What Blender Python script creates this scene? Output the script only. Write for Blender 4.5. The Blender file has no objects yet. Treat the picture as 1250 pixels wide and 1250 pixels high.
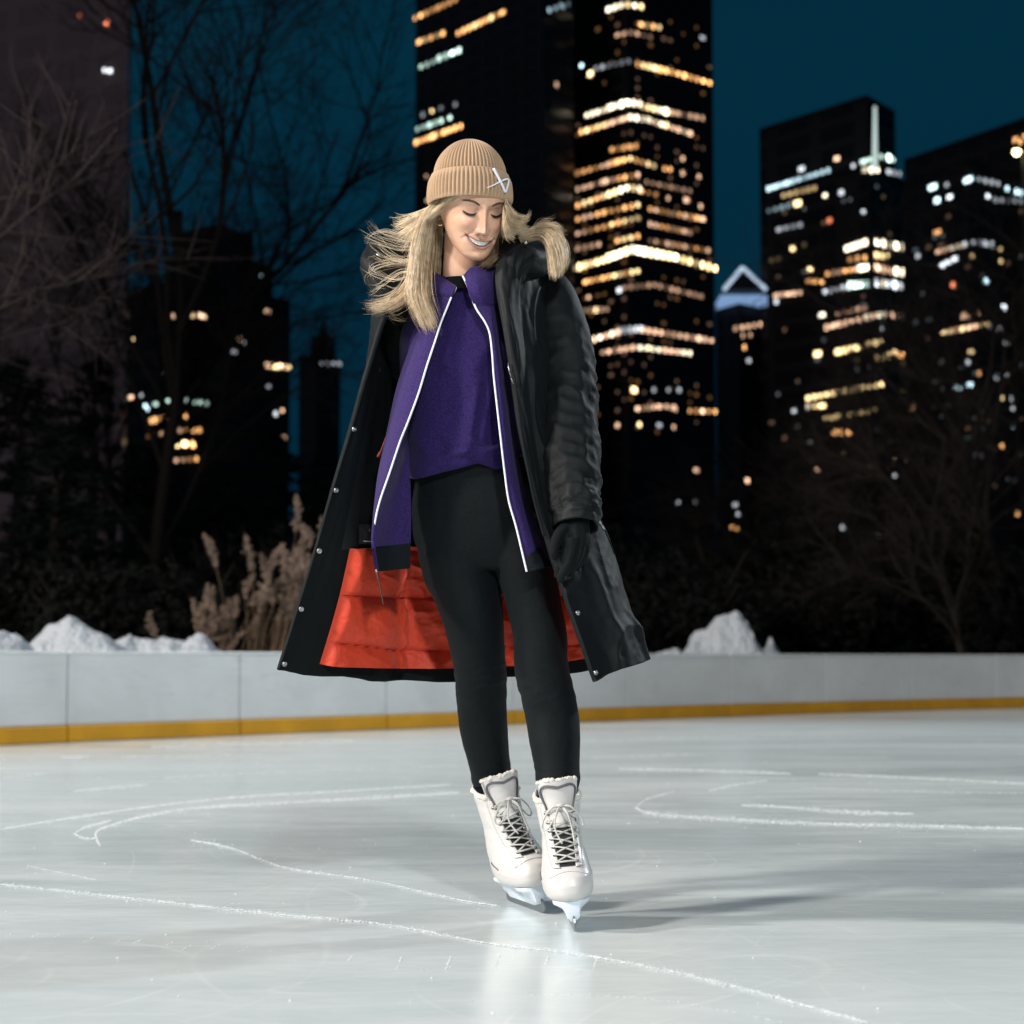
import bpy, math, random
import numpy as np
from mathutils import Vector, Matrix
from mathutils.bvhtree import BVHTree
random.seed(7); RNG = np.random.default_rng(7)
S = bpy.context.scene; C = S.collection
R = math.radians
# ------------------------------------------------------------------ camera model
F = 2400.0; CX = 625.0; HC = 0.58; TH = math.atan(180/F)
cth, sth = math.cos(TH), math.sin(TH)
def ray(px, py):
    v = (625-py)/F; u = (px-CX)/F
    return np.array([u, cth - v*sth, sth + v*cth])
CAM = np.array([0, 0, HC])
def W(px, py, Y):
    r = ray(px, py); return CAM + r*(Y/r[1])
def G(px, py, z=0.0):
    r = ray(px, py); return CAM + r*((z-HC)/r[2])
YT = 4.6
def P(px, py, d=0.0): return W(px, py, YT+d)
# ------------------------------------------------------------------ numeric helpers
def cr(pts, n=None, closed=False, t=None):
    p = np.asarray(pts, float); k = len(p)
    if t is None:
        t = np.linspace(0, k if closed else k-1, n, endpoint=not closed)
    t = np.asarray(t, float)
    if closed:
        i = np.floor(t).astype(int); f = (t-i)
        i0, i1, i2, i3 = (i-1) % k, i % k, (i+1) % k, (i+2) % k
        P0, P1, P2, P3 = p[i0], p[i1], p[i2], p[i3]
    else:
        i = np.clip(np.floor(t).astype(int), 0, k-2); f = t-i
        pe = np.vstack([2*p[:1]-p[1:2], p, 2*p[-1:]-p[-2:-1]]) if p.ndim > 1 else np.concatenate([[2*p[0]-p[1]], p, [2*p[-1]-p[-2]]])
        P0, P1, P2, P3 = pe[i], pe[i+1], pe[i+2], pe[i+3]
    if p.ndim > 1: f = f[:, None]
    return 0.5*((2*P1)+(-P0+P2)*f+(2*P0-5*P1+4*P2-P3)*f*f+(-P0+3*P1-3*P2+P3)*f**3)
def loft(rows, nu, nv, closed=False):
    rows = [cr(r, nu, closed) for r in rows]
    a = np.array(rows)                                  # rows, nu, 3
    k = a.shape[0]
    flat = a.reshape(k, -1)
    return cr(flat, nv).reshape(nv, nu, 3)
def sm(a, b, x):
    t = np.clip((x-a)/(b-a), 0, 1); return t*t*(3-2*t)
def h2(i, j, seed):
    n = (i*374761393 + j*668265263 + seed*974711) & 0x7fffffff
    n = ((n ^ (n >> 13))*1274126177) & 0x7fffffff
    return ((n ^ (n >> 16)) & 0xffff)/65535.0
def vn(x, y, seed=0):
    x = np.asarray(x, float); y = np.asarray(y, float)
    i = np.floor(x).astype(np.int64); j = np.floor(y).astype(np.int64)
    fx = x-i; fy = y-j; fx = fx*fx*(3-2*fx); fy = fy*fy*(3-2*fy)
    return ((h2(i, j, seed)*(1-fx)+h2(i+1, j, seed)*fx)*(1-fy)+(h2(i, j+1, seed)*(1-fx)+h2(i+1, j+1, seed)*fx)*fy)
def fbm(x, y, seed=0, o=4):
    s = 0; a = .5
    for k in range(o):
        s = s + a*(vn(x*2**k, y*2**k, seed+k*17)-.5)*2; a *= .5
    return s
def ridge(x, y, seed=0):
    return 1-np.abs(2*vn(x, y, seed)-1)
# ------------------------------------------------------------------ mesh helpers
class MB:
    def __init__(s): s.v = []; s.f = []; s.m = []; s.n = 0
    def add(s, v, f, m=0):
        v = np.asarray(v, float).reshape(-1, 3); s.v.append(v)
        s.f += [tuple(int(i)+s.n for i in q) for q in f]; s.m += [m]*len(f); s.n += len(v); return s
    def grid(s, g, closed=False, m=0, flip=False):
        nv, nu = g.shape[:2]; f = []
        for j in range(nv-1):
            for i in range(nu if closed else nu-1):
                a = j*nu+i; b = j*nu+(i+1) % nu; q = (a, b, b+nu, a+nu)
                f.append(q[::-1] if flip else q)
        return s.add(g.reshape(-1, 3), f, m)
    def box(s, lo, hi, m=0, M=None):
        x0, y0, z0 = lo; x1, y1, z1 = hi
        v = [(x0,y0,z0),(x1,y0,z0),(x1,y1,z0),(x0,y1,z0),(x0,y0,z1),(x1,y0,z1),(x1,y1,z1),(x0,y1,z1)]
        if M is not None: v = [tuple(M @ Vector(q)) for q in v]
        return s.add(v, [(3,2,1,0),(4,5,6,7),(0,1,5,4),(1,2,6,5),(2,3,7,6),(3,0,4,7)], m)
    def tube(s, path, rad, n=8, m=0, cap=True, flat=1.0):
        p = np.asarray(path, float); k = len(p)
        rad = np.broadcast_to(np.asarray(rad, float), (k,))
        t = np.gradient(p, axis=0); t /= np.linalg.norm(t, axis=1)[:, None]+1e-12
        ref = np.array([0, 0, 1.]) if abs(t[0][2]) < .9 else np.array([1., 0, 0])
        a = np.cross(t[0], ref); a /= np.linalg.norm(a)
        g = np.zeros((k, n, 3)); ang = np.linspace(0, 2*math.pi, n, endpoint=False)
        for i in range(k):
            a = a - t[i]*np.dot(a, t[i]); a /= np.linalg.norm(a)+1e-12
            b = np.cross(t[i], a)
            g[i] = p[i] + rad[i]*(np.cos(ang)[:, None]*a + flat*np.sin(ang)[:, None]*b)
        base = s.n; s.grid(g, True, m)
        if cap and n > 2:
            s.f.append(tuple(base+i for i in range(n))[::-1]); s.m.append(m)
            s.f.append(tuple(base+(k-1)*n+i for i in range(n))); s.m.append(m)
        return s
    def rings(s, rings, m=0, cap=True):
        g = np.asarray(rings); n = g.shape[1]; base = s.n; s.grid(g, True, m)
        if cap:
            s.f.append(tuple(base+i for i in range(n))[::-1]); s.m.append(m)
            s.f.append(tuple(base+(len(g)-1)*n+i for i in range(n))); s.m.append(m)
        return s
    def verts(s): return np.concatenate(s.v)
def build(name, mb, mats, parent=None, org=None, smooth=True, loc=None):
    if isinstance(mb, tuple): v, f = mb; fm = None
    else: v, f, fm = mb.verts(), mb.f, mb.m
    v = np.asarray(v, float)
    if org is None and parent is not None: org = ORG.get(parent.name)
    if loc is not None: org = np.asarray(loc, float)
    if org is not None: v = v-np.asarray(org)
    me = bpy.data.meshes.new(name); me.from_pydata(v.tolist(), [], f)
    if not isinstance(mats, (list, tuple)): mats = [mats]
    for q in mats: me.materials.append(q)
    if fm is not None and len(mats) > 1: me.polygons.foreach_set('material_index', fm)
    if smooth: me.polygons.foreach_set('use_smooth', [True]*len(me.polygons))
    me.update()
    o = bpy.data.objects.new(name, me); C.objects.link(o)
    if loc is not None: o.location = loc
    if parent is not None:
        o.parent = parent; ORG[o.name] = org if org is not None else np.zeros(3)
    return o
ORG = {}
def tag(o, label=None, cat=None, group=None, kind=None):
    if label: o['label'] = label
    if cat: o['category'] = cat
    if group: o['group'] = group
    if kind: o['kind'] = kind
    return o
def thing(name, loc, label, cat, group=None):
    o = bpy.data.objects.new(name, None); C.objects.link(o); o.location = loc
    o.empty_display_size = .2
    ORG[o.name] = np.array(loc, float)
    return tag(o, label, cat, group)
def voxel(mb, size, smooth=4, fac=.5):
    me = bpy.data.meshes.new('tmp'); me.from_pydata(mb.verts().tolist(), [], mb.f)
    o = bpy.data.objects.new('tmp', me); C.objects.link(o)
    r = o.modifiers.new('r', 'REMESH'); r.mode = 'VOXEL'; r.voxel_size = size
    if smooth:
        q = o.modifiers.new('s', 'SMOOTH'); q.iterations = smooth; q.factor = fac
    dg = bpy.context.evaluated_depsgraph_get(); e = o.evaluated_get(dg)
    m2 = bpy.data.meshes.new_from_object(e)
    v = np.zeros(len(m2.vertices)*3); m2.vertices.foreach_get('co', v); v = v.reshape(-1, 3)
    nr = np.zeros(len(m2.vertices)*3); m2.vertices.foreach_get('normal', nr); nr = nr.reshape(-1, 3)
    f = [tuple(p.vertices) for p in m2.polygons]
    bpy.data.objects.remove(o); bpy.data.meshes.remove(me); bpy.data.meshes.remove(m2)
    return v, f, nr
# ------------------------------------------------------------------ materials
def mat(name, col, rough=.6, spec=.5, metal=0, emit=None, es=0, sheen=0, coat=0, bump=None, var=None, sss=0):
    m = bpy.data.materials.new(name); m.use_nodes = True
    nt = m.node_tree; b = nt.nodes['Principled BSDF']; L = nt.links.new
    b.inputs['Base Color'].default_value = (*col, 1)
    b.inputs['Roughness'].default_value = rough; b.inputs['Specular IOR Level'].default_value = spec
    b.inputs['Metallic'].default_value = metal; b.inputs['Coat Weight'].default_value = coat
    b.inputs['Sheen Weight'].default_value = sheen
    if sss:
        b.inputs['Subsurface Weight'].default_value = sss; b.inputs['Subsurface Scale'].default_value = .012
        b.inputs['Subsurface Radius'].default_value = (1, .35, .2)
    if emit:
        b.inputs['Emission Color'].default_value = (*emit, 1); b.inputs['Emission Strength'].default_value = es
        m.cycles.emission_sampling = 'NONE'
    tc = nt.nodes.new('ShaderNodeTexCoord')
    if var:                                             # (scale, amount)
        n = nt.nodes.new('ShaderNodeTexNoise'); n.inputs['Scale'].default_value = var[0]; n.inputs['Detail'].default_value = 5
        L(tc.outputs['Object'], n.inputs['Vector'])
        mr = nt.nodes.new('ShaderNodeMapRange'); mr.inputs['To Min'].default_value = 1-var[1]; mr.inputs['To Max'].default_value = 1+var[1]
        mr.inputs['From Min'].default_value = .3; mr.inputs['From Max'].default_value = .7
        L(n.outputs['Fac'], mr.inputs['Value'])
        mx = nt.nodes.new('ShaderNodeMix'); mx.data_type = 'RGBA'; mx.blend_type = 'MULTIPLY'; mx.inputs[0].default_value = 1
        mx.inputs[6].default_value = (*col, 1); L(mr.outputs[0], mx.inputs[7]); L(mx.outputs[2], b.inputs['Base Color'])
    if bump:                                            # (scale, strength, distance)
        n = nt.nodes.new('ShaderNodeTexNoise'); n.inputs['Scale'].default_value = bump[0]; n.inputs['Detail'].default_value = 4
        L(tc.outputs['Object'], n.inputs['Vector'])
        bn = nt.nodes.new('ShaderNodeBump'); bn.inputs['Strength'].default_value = bump[1]; bn.inputs['Distance'].default_value = bump[2]
        L(n.outputs['Fac'], bn.inputs['Height']); L(bn.outputs[0], b.inputs['Normal'])
    return m
# ================================================================== SETTING
cam = bpy.data.cameras.new('camera'); co = bpy.data.objects.new('camera', cam); C.objects.link(co)
co.location = (0, 0, HC); co.rotation_euler = (math.pi/2+TH, 0, 0)
cam.sensor_width = 36; cam.lens = 36*F/1250; cam.clip_start = .05; cam.clip_end = 6000
cam.dof.use_dof = True; cam.dof.focus_distance = 4.45; cam.dof.aperture_fstop = 4.5
S.camera = co
S.view_settings.view_transform = 'Standard'; S.view_settings.look = 'None'
S.view_settings.exposure = .13; S.view_settings.gamma = 1
S.cycles.use_denoising = True
# night sky: deep teal, a little lighter low down
w = bpy.data.worlds.new('World'); S.world = w; w.use_nodes = True
nt = w.node_tree; bg = nt.nodes['Background']
tc = nt.nodes.new('ShaderNodeTexCoord'); sx = nt.nodes.new('ShaderNodeSeparateXYZ'); rp = nt.nodes.new('ShaderNodeValToRGB')
nt.links.new(tc.outputs['Generated'], sx.inputs[0]); nt.links.new(sx.outputs['Z'], rp.inputs[0]); nt.links.new(rp.outputs[0], bg.inputs['Color'])
e = rp.color_ramp.elements
e[0].position = 0.0; e[0].color = (.0012, .018, .038, 1)
e[1].position = .45; e[1].color = (.0010, .019, .040, 1)
q = e.new(.2); q.color = (.0012, .027, .052, 1)
q = e.new(.3); q.color = (.0013, .030, .056, 1)
bg.inputs['Strength'].default_value = .78
def spot(name, loc, tgt, pw, col, cone, blend=.4, rad=.5):
    l = bpy.data.lights.new(name, 'SPOT'); l.energy = pw; l.color = col; l.spot_size = R(cone); l.spot_blend = blend; l.shadow_soft_size = rad
    o = bpy.data.objects.new(name, l); C.objects.link(o); o.location = loc
    o.rotation_euler = (Vector(tgt)-Vector(loc)).to_track_quat('-Z', 'Y').to_euler(); return o
spot('floodlight', (-24, 3.6, 19), (0, 6, 0), 23000, (1, .95, .90), 78, .5, 1.1)
spot('floodlight', (-20, -8, 15), (0, 8, 0), 30000, (1, .93, .85), 80, .5, 1.5)
spot('floodlight', (5, -22, 15), (1, 12, 0), 16500, (.94, .98, 1), 96, .5, 1.0)
spot('floodlight', (19, 21, 14), (0, 5, 1), 11000, (.85, .95, 1), 62, .5, .6)
l = bpy.data.lights.new('added_warm_sun', 'SUN'); l.energy = .12; l.color = (1, .78, .74); l.angle = R(12)  # added weak pink sun without a real source, warms the left tower
o = bpy.data.objects.new('added_warm_sun', l); C.objects.link(o); o.rotation_euler = Vector((.6, .75, -.3)).to_track_quat('-Z', 'Y').to_euler()
# ---- ground and ice
bl = np.array([[-13, .5], [-9.5, 5.2], [-6.2, 9.9], [-3.5, 13.4], [-2.16, 15.1], [.62, 18.45], [3.4, 21.4], [6.3, 24.1], [10.5, 27.3], [16, 30.6], [24, 33.5], [34, 35]])
fine = cr(bl, 600)
seg = np.concatenate([[0], np.cumsum(np.linalg.norm(np.diff(fine, axis=0), axis=1))])
def bpt(s):                                             # point and outward normal at arc length s
    x = np.interp(s, seg, fine[:, 0]); y = np.interp(s, seg, fine[:, 1])
    x2 = np.interp(s+.05, seg, fine[:, 0]); y2 = np.interp(s+.05, seg, fine[:, 1])
    t = np.array([x2-x, y2-y]); t /= np.linalg.norm(t)+1e-9
    return np.array([x, y]), np.array([-t[1], t[0]])
mg = mat('dark_soil', (.012, .012, .011), .95, .1, bump=(3, .8, .1), var=(.7, .4))
mb = MB(); mb.add([(-3000, -600, -.03), (3000, -600, -.03), (3000, 5000, -.03), (-3000, 5000, -.03)], [(0, 1, 2, 3)])
tag(build('ground', mb, mg), kind='structure')
mi = bpy.data.materials.new('ice'); mi.use_nodes = True
nt = mi.node_tree; L = nt.links.new; b = nt.nodes['Principled BSDF']; N = nt.nodes.new
tc = N('ShaderNodeTexCoord')
def noise(scale, sc3, detail=5, dist=0):
    mp = N('ShaderNodeMapping'); mp.inputs['Scale'].default_value = sc3; L(tc.outputs['Object'], mp.inputs[0])
    n = N('ShaderNodeTexNoise'); n.inputs['Scale'].default_value = scale; n.inputs['Detail'].default_value = detail; n.inputs['Distortion'].default_value = dist
    L(mp.outputs[0], n.inputs['Vector']); return n.outputs['Fac']
def mapr(src, a, b_, c, d):
    m = N('ShaderNodeMapRange'); m.inputs['From Min'].default_value = a; m.inputs['From Max'].default_value = b_; m.inputs['To Min'].default_value = c; m.inputs['To Max'].default_value = d
    L(src, m.inputs['Value']); return m.outputs[0]
def math2(op, a, b_):
    m = N('ShaderNodeMath'); m.operation = op
    for k, q in ((0, a), (1, b_)):
        if isinstance(q, (int, float)): m.inputs[k].default_value = q
        else: L(q, m.inputs[k])
    return m.outputs[0]
n1 = noise(.55, (.45, 1.6, 1), 6, .6); n2 = noise(3.2, (.6, 1.7, 1), 5, .5); n3 = noise(26, (.6, 1.2, 1), 4); n4 = noise(90, (1, 1, 1), 2)
mixn = math2('ADD', math2('MULTIPLY', n1, .55), math2('ADD', math2('MULTIPLY', n2, .3), math2('MULTIPLY', n3, .15)))
cr_ = N('ShaderNodeValToRGB'); L(mixn, cr_.inputs[0]); ee = cr_.color_ramp.elements
ee[0].position = .34; ee[0].color = (.55, .625, .65, 1); ee[1].position = .64; ee[1].color = (.66, .715, .725, 1)
q = ee.new(.5); q.color = (.61, .675, .69, 1)
def cuts(scale, sc3, k, wd, seed):
    mp = N('ShaderNodeMapping'); mp.inputs['Scale'].default_value = sc3; mp.inputs['Location'].default_value = (seed, seed*.7, 0); mp.inputs['Rotation'].default_value = (0, 0, seed*.31); L(tc.outputs['Object'], mp.inputs[0])
    n = N('ShaderNodeTexNoise'); n.inputs['Scale'].default_value = scale; n.inputs['Detail'].default_value = 1; n.inputs['Distortion'].default_value = .3; L(mp.outputs[0], n.inputs['Vector'])
    fr_ = math2('FRACT', math2('MULTIPLY', n.outputs['Fac'], k), 0); ab = math2('ABSOLUTE', math2('SUBTRACT', fr_, .5), 0)
    ln = mapr(ab, 0, wd, 1, 0); md = noise(1.3+seed*.1, (1, 1, 1), 4); return math2('MULTIPLY', ln, mapr(md, .42, .68, 0, 1))
ct_ = math2('ADD', math2('ADD', cuts(.30, (1, 1, 1), 17, .022, 1), cuts(.22, (1, 1.3, 1), 23, .020, 4)), math2('ADD', cuts(.55, (1, 1, 1), 19, .035, 7), cuts(.4, (1.2, .8, 1), 31, .035, 11)))
n5 = noise(150, (1, 1, 1), 2); dust = math2('MULTIPLY', mapr(n5, .62, .74, 0, .55), mapr(n2, .45, .65, 0, 1))
wmx = N('ShaderNodeMix'); wmx.data_type = 'RGBA'; cl = N('ShaderNodeClamp'); L(math2('ADD', math2('MULTIPLY', ct_, .50), dust), cl.inputs[0]); L(cl.outputs[0], wmx.inputs[0])
L(cr_.outputs[0], wmx.inputs[6]); wmx.inputs[7].default_value = (.80, .83, .835, 1); L(wmx.outputs[2], b.inputs['Base Color'])
L(mapr(mixn, .38, .62, .11, .24), b.inputs['Roughness'])
b.inputs['IOR'].default_value = 1.31
bn = N('ShaderNodeBump'); bn.inputs['Strength'].default_value = .13; bn.inputs['Distance'].default_value = .006
L(math2('ADD', math2('MULTIPLY', n2, 1.2), math2('ADD', math2('MULTIPLY', n3, .5), math2('MULTIPLY', n4, .12))), bn.inputs['Height'])
L(bn.outputs[0], b.inputs['Normal'])
mb = MB(); ss = np.linspace(0, seg[-1], 160); top = [bpt(s)[0] for s in ss]
g = np.zeros((2, 160, 3))
for i, t in enumerate(top): g[1, i] = (t[0], t[1], 0); g[0, i] = (-13+47*i/159, -30, 0)
mb.grid(g); tag(build('ice', mb, mi), kind='structure')
# ---- shaved-ice skate tracks: flakes strewn along each cut
msn = mat('shaved_ice', (.70, .735, .745), .5, .4)
tracks = [([(0,1080),(100,1091),(240,1106),(370,1120),(460,1128),(520,1138),(600,1153),(700,1165),(800,1183),(900,1206),(1060,1250)], 4.6, .80),
 ([(0,1013),(80,1000),(200,983),(300,973),(420,966),(550,958)], 3.2, 1.2),
 ([(122,1033),(117,1018),(130,1010),(180,996),(250,986),(390,978),(560,968)], 5.2, 1.6),
 ([(90,1018),(104,1024),(118,1024)], 4, 1.3), ([(92,1017),(105,1010),(135,1002)], 4, 1.3),
 ([(232,1026),(262,1031),(290,1038)], 3.6, 1.2), ([(290,1038),(350,1060),(450,1075),(550,1097),(610,1107)], 2.4, 0.6),
 ([(32,1057),(60,1063),(118,1075)], 2.08, 0.37),
 ([(775,986),(800,994),(900,1001),(1000,1006),(1100,1008),(1250,1012)], 6.2, 1.3), ([(778,984),(792,975),(822,967)], 3.20, 0.43),
 ([(905,983),(960,986),(1040,992),(1115,994)], 4.4, 1.3), ([(755,939),(860,941),(965,945)], 4.4, 1.6), ([(865,966),(900,958),(937,953)], 4, 0.8),
 ([(90,966),(180,958)], 3, 1.1), ([(185,912),(300,908),(430,905)], 5, 1.7), ([(75,925),(108,924)], 4.5, 1.6), ([(148,923),(180,924),(320,922)], 2.40, 0.37),
 ([(1000,945),(1120,950),(1250,957)], 3, 1.0), ([(980,962),(1100,966),(1250,969)], 1.60, 0.22), ([(200,950),(330,943),(560,935)], 1.60, 0.22),
 ([(640,1215),(800,1221),(960,1250)], 1.60, 0.07), ([(0,950),(60,944)], 1.60, 0.25), ([(700,905),(900,899),(1100,901)], 1.76, 0.19), ([(720,925),(860,921)],2,.3)]
for k in range(11):
    x_ = 10+31*k+random.uniform(-9, 9); y_ = 1146+k*1.9+random.uniform(-4, 4); tracks.append(([(x_+random.uniform(8, 16), y_-random.uniform(5, 9)), (x_, y_)], 1.5, random.uniform(.06, .2)))
for k in range(6): tracks.append(([(430+60*k,1165+random.uniform(-6,10)),(424+60*k,1180+random.uniform(-6,6))], 2, .25))
mb = MB(); vv = []; ff = []
def flake(c, r, zz):
    k = len(vv); a = random.uniform(0, 6.28)
    for j in range(3): vv.append((c[0]+r*math.cos(a+2.09*j)*random.uniform(.6,1.5), c[1]+r*math.sin(a+2.09*j)*random.uniform(.6,1.5), .0015))
    vv.append((c[0], c[1], zz)); ff.extend([(k,k+1,k+3),(k+1,k+2,k+3),(k+2,k,k+3)])
for pl, wd, den in tracks:
    q = cr(np.array(pl, float), 60); d = np.concatenate([[0], np.cumsum(np.hypot(*np.diff(q, axis=0).T))])
    n = int(d[-1]*den*5.6)
    for k in range(n):
        s = random.uniform(0, d[-1]); x = np.interp(s, d, q[:, 0]); y = np.interp(s, d, q[:, 1])
        e_ = .35+.65*float(vn(s*.02, pl[0][0]*.37, 3))
        endf = min(1, min(s, d[-1]-s)/25+.25)
        off = random.gauss(0, .33)*wd*e_*endf
        if random.random() < .05: off += random.gauss(0, 4)
        if y+off < 884 and x < 600: continue
        c = G(x, y+off); sc = c[1]/4.4
        flake(c, random.uniform(.0009, .0032)*sc*(1 if abs(off) < 3 else .8), random.uniform(.001, .003))
for k in range(90):                                     # loose crumbs of snow
    x = random.uniform(0, 1250); y = 900+340*random.random()**1.4
    c = G(x, y); flake(c, random.uniform(.001, .004)*c[1]/4.4, .004)
tag(build('skate_tracks', (vv, ff), msn, smooth=False), 'white lines and crumbs of shaved ice cut into the rink by skates', 'shaved ice', kind='stuff')
# ---- rink boards
mw = mat('board_white', (.64, .645, .64), .42, .4, var=(1.6, .07), bump=(40, .05, .01))
my = mat('kick_plate_yellow', (.60, .285, .010), .4, .4, var=(3, .14))
nt = mw.node_tree; b = nt.nodes['Principled BSDF']; src = b.inputs['Base Color'].links[0].from_socket; L = nt.links.new; N = nt.nodes.new
tc = N('ShaderNodeTexCoord'); scf = mapr(noise(1.0, (5, 5, 70), 4, .2), .60, .72, 0, .5); smg = mapr(noise(2.2, (1, 1, 1.4), 5, .5), .55, .8, 0, .28)
wmx = N('ShaderNodeMix'); wmx.data_type = 'RGBA'; L(math2('MAXIMUM', scf, smg), wmx.inputs[0]); L(src, wmx.inputs[6]); wmx.inputs[7].default_value = (.40, .40, .40, 1); L(wmx.outputs[2], b.inputs['Base Color'])
mcap = mat('board_cap', (.68, .69, .69), .4)
rb = thing('rink_boards', (0, 17.7, 0), 'long low white rink boards with a yellow kick strip along the ice', 'rink boards')
HB = .638; s0 = 2.6; pl = 1.66; gp = .006
sA = np.interp(-3.12, fine[:, 0], seg)                   # a seam stands here
k0 = int(sA/pl); s = sA-k0*pl
while s < seg[-1]-pl:
    def wall(z0, z1, o0, o1, m, nm):
        mb = MB(); n = 7; g = np.zeros((n, 4, 3))
        for i in range(n):
            p, nn = bpt(s+gp+(pl-2*gp)*i/(n-1))
            for j, (o_, z) in enumerate(((o0, z0), (o0, z1), (o1, z1), (o1, z0))): g[i, j] = (*(p+nn*o_), z)
        mb.rings(g); o = build(nm, mb, m, rb, smooth=False)
        bv = o.modifiers.new('b', 'BEVEL'); bv.width = .006; bv.segments = 2
    wall(.122, HB-.022, .012, .06, mw, 'board_panel'); wall(.003, .119, 0, .055, my, 'kick_plate'); wall(HB-.019, HB, .002, .085, mcap, 'top_rail')
    s += pl
# dark backing so that seams read as gaps
mb = MB(); n = 120; g = np.zeros((n, 4, 3)); sv = np.linspace(.3, seg[-1]-.3, n)
for i in range(n):
    p, nn = bpt(sv[i])
    for j, (o_, z) in enumerate(((.062, .0), (.062, HB-.03), (.075, HB-.03), (.075, 0))): g[i, j] = (*(p+nn*o_), z)
mb.rings(g); build('backing', mb, mat('board_backing', (.50, .50, .50), .8), rb, smooth=False)
# ---- snow piles behind the boards
msnow = mat('snow', (.42, .45, .485), .8, .2, bump=(22, 1, .05))
def snow(outline, Y, label, seed, rough=1.0):
    """outline: the visible top edge of the heap (px, py); the heap spreads down to the ground behind it"""
    q = np.array(outline, float); xs_ = W(0, 800, Y)[0]+q[:, 0]*0; xs_ = np.array([W(a, b_, Y)[0] for a, b_ in q]); zs_ = np.array([W(a, b_, Y)[2] for a, b_ in q])
    m_ = .55; x0, x1 = xs_[0], xs_[-1]; nx = int(max(40, (x1-x0+2*m_)/.014)); ny = 70
    X = np.linspace(x0-m_, x1+m_, nx)[None, :]+np.zeros((ny, 1)); V = np.linspace(-1, 1, ny)[:, None]+0*X
    zs_ = np.convolve(np.pad(np.interp(np.linspace(0, 1, 60), np.linspace(0, 1, len(xs_)), zs_), 3, mode='edge'), np.ones(7)/7, 'valid'); xs_ = np.interp(np.linspace(0, 1, 60), np.linspace(0, 1, len(xs_)), xs_)
    zt_ = np.interp(X, np.concatenate([[x0-m_], xs_, [x1+m_]]), np.concatenate([[-.05], zs_, [-.05]]))
    base_ = np.minimum(zt_, .62); tip = np.maximum(zt_-.62, 0); sh = .12*fbm(X*3, V*0+seed, seed)
    z = base_*np.clip(1.25-np.abs(V)**2.2*1.3, 0, 1)+tip*np.exp(-((V-sh)/.42)**2)
    z = z+rough*(.055*fbm(X*5+seed, V*3, seed, 3)+.050*(ridge(X*7+seed, V*5, seed+3)**.6-.75)+.032*(ridge(X*17+seed, V*11, seed+4)**.6-.75))*np.clip(z*2, 0, 1)
    z = np.maximum(z, -.05); g = np.stack([X+.02*fbm(X*12, V*9, seed+9), Y+V*.62+.3, z], -1)
    mb = MB(); mb.grid(g); rn = random.Random(seed)
    c0 = np.array([(x0+x1)/2, Y, 0]); o = build('snow_pile', mb, msnow, loc=tuple(c0)); tag(o, label, 'snow pile', 'snow piles behind the rink boards')
snow([(18, 793), (30, 781), (46, 766), (57, 757), (66, 758), (75, 751), (84, 754), (95, 765), (112, 772), (128, 783), (136, 793)], 15.2, 'large peaked snow pile behind the white boards at the left', 3)
snow([(-70, 778), (-30, 770), (-8, 774), (8, 777), (18, 785), (24, 794)], 14.4, 'snow pile cut off by the left picture edge', 8)
snow([(132, 792), (143, 782), (151, 774), (158, 780), (165, 784), (182, 779), (196, 783), (208, 777), (218, 784), (232, 776), (246, 781), (254, 794)], 16.0, 'low lumpy ridge of snow left of the tan grasses', 12, 1.5)
snow([(842, 796), (845, 781), (856, 772), (866, 766), (874, 753), (884, 743), (892, 745), (899, 742), (905, 747), (913, 757), (921, 768), (926, 794)], 22.3, 'tall ragged heap of snow behind the boards right of the coat', 21, 1.6)
snow([(934, 797), (940, 786), (944, 776), (949, 786), (954, 797)], 23.2, 'small pointed snow lump beside the ragged heap', 25, 1.0)
snow([(806, 798), (816, 793), (828, 791), (838, 797)], 21.2, 'very low patch of snow next to the coat hem', 29, .7)
# ================================================================== BUILDINGS
def facade(name, col, vs, hs, dk=.55):
    m = bpy.data.materials.new(name); m.use_nodes = True; nt = m.node_tree; L = nt.links.new; b = nt.nodes['Principled BSDF']
    tc = nt.nodes.new('ShaderNodeTexCoord'); sp = nt.nodes.new('ShaderNodeSeparateXYZ'); L(tc.outputs['Object'], sp.inputs[0])
    def stripe(src, per, wd):
        a = nt.nodes.new('ShaderNodeMath'); a.operation = 'MODULO'; a.inputs[1].default_value = per
        c0 = nt.nodes.new('ShaderNodeMath'); c0.operation = 'ADD'; c0.inputs[1].default_value = 4000*per; L(src, c0.inputs[0]); L(c0.outputs[0], a.inputs[0])
        c = nt.nodes.new('ShaderNodeMath'); c.operation = 'LESS_THAN'; c.inputs[1].default_value = wd; L(a.outputs[0], c.inputs[0]); return c.outputs[0]
    ad = nt.nodes.new('ShaderNodeMath'); ad.operation = 'ADD'; L(sp.outputs['X'], ad.inputs[0]); L(sp.outputs['Y'], ad.inputs[1])
    v = stripe(ad.outputs[0], vs, vs*.28); h = stripe(sp.outputs['Z'], hs, hs*.35)
    mxm = nt.nodes.new('ShaderNodeMath'); mxm.operation = 'MAXIMUM'; L(v, mxm.inputs[0]); L(h, mxm.inputs[1])
    mx = nt.nodes.new('ShaderNodeMix'); mx.data_type = 'RGBA'; L(mxm.outputs[0], mx.inputs[0])
    mx.inputs[6].default_value = (*[q*dk for q in col], 1); mx.inputs[7].default_value = (*col, 1)
    L(mx.outputs[2], b.inputs['Base Color'])
    rm = nt.nodes.new('ShaderNodeMapRange'); rm.inputs['To Min'].default_value = .2; rm.inputs['To Max'].default_value = .8; L(mxm.outputs[0], rm.inputs['Value']); L(rm.outputs[0], b.inputs['Roughness'])
    b.inputs['Specular IOR Level'].default_value = .12
    return m
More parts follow.
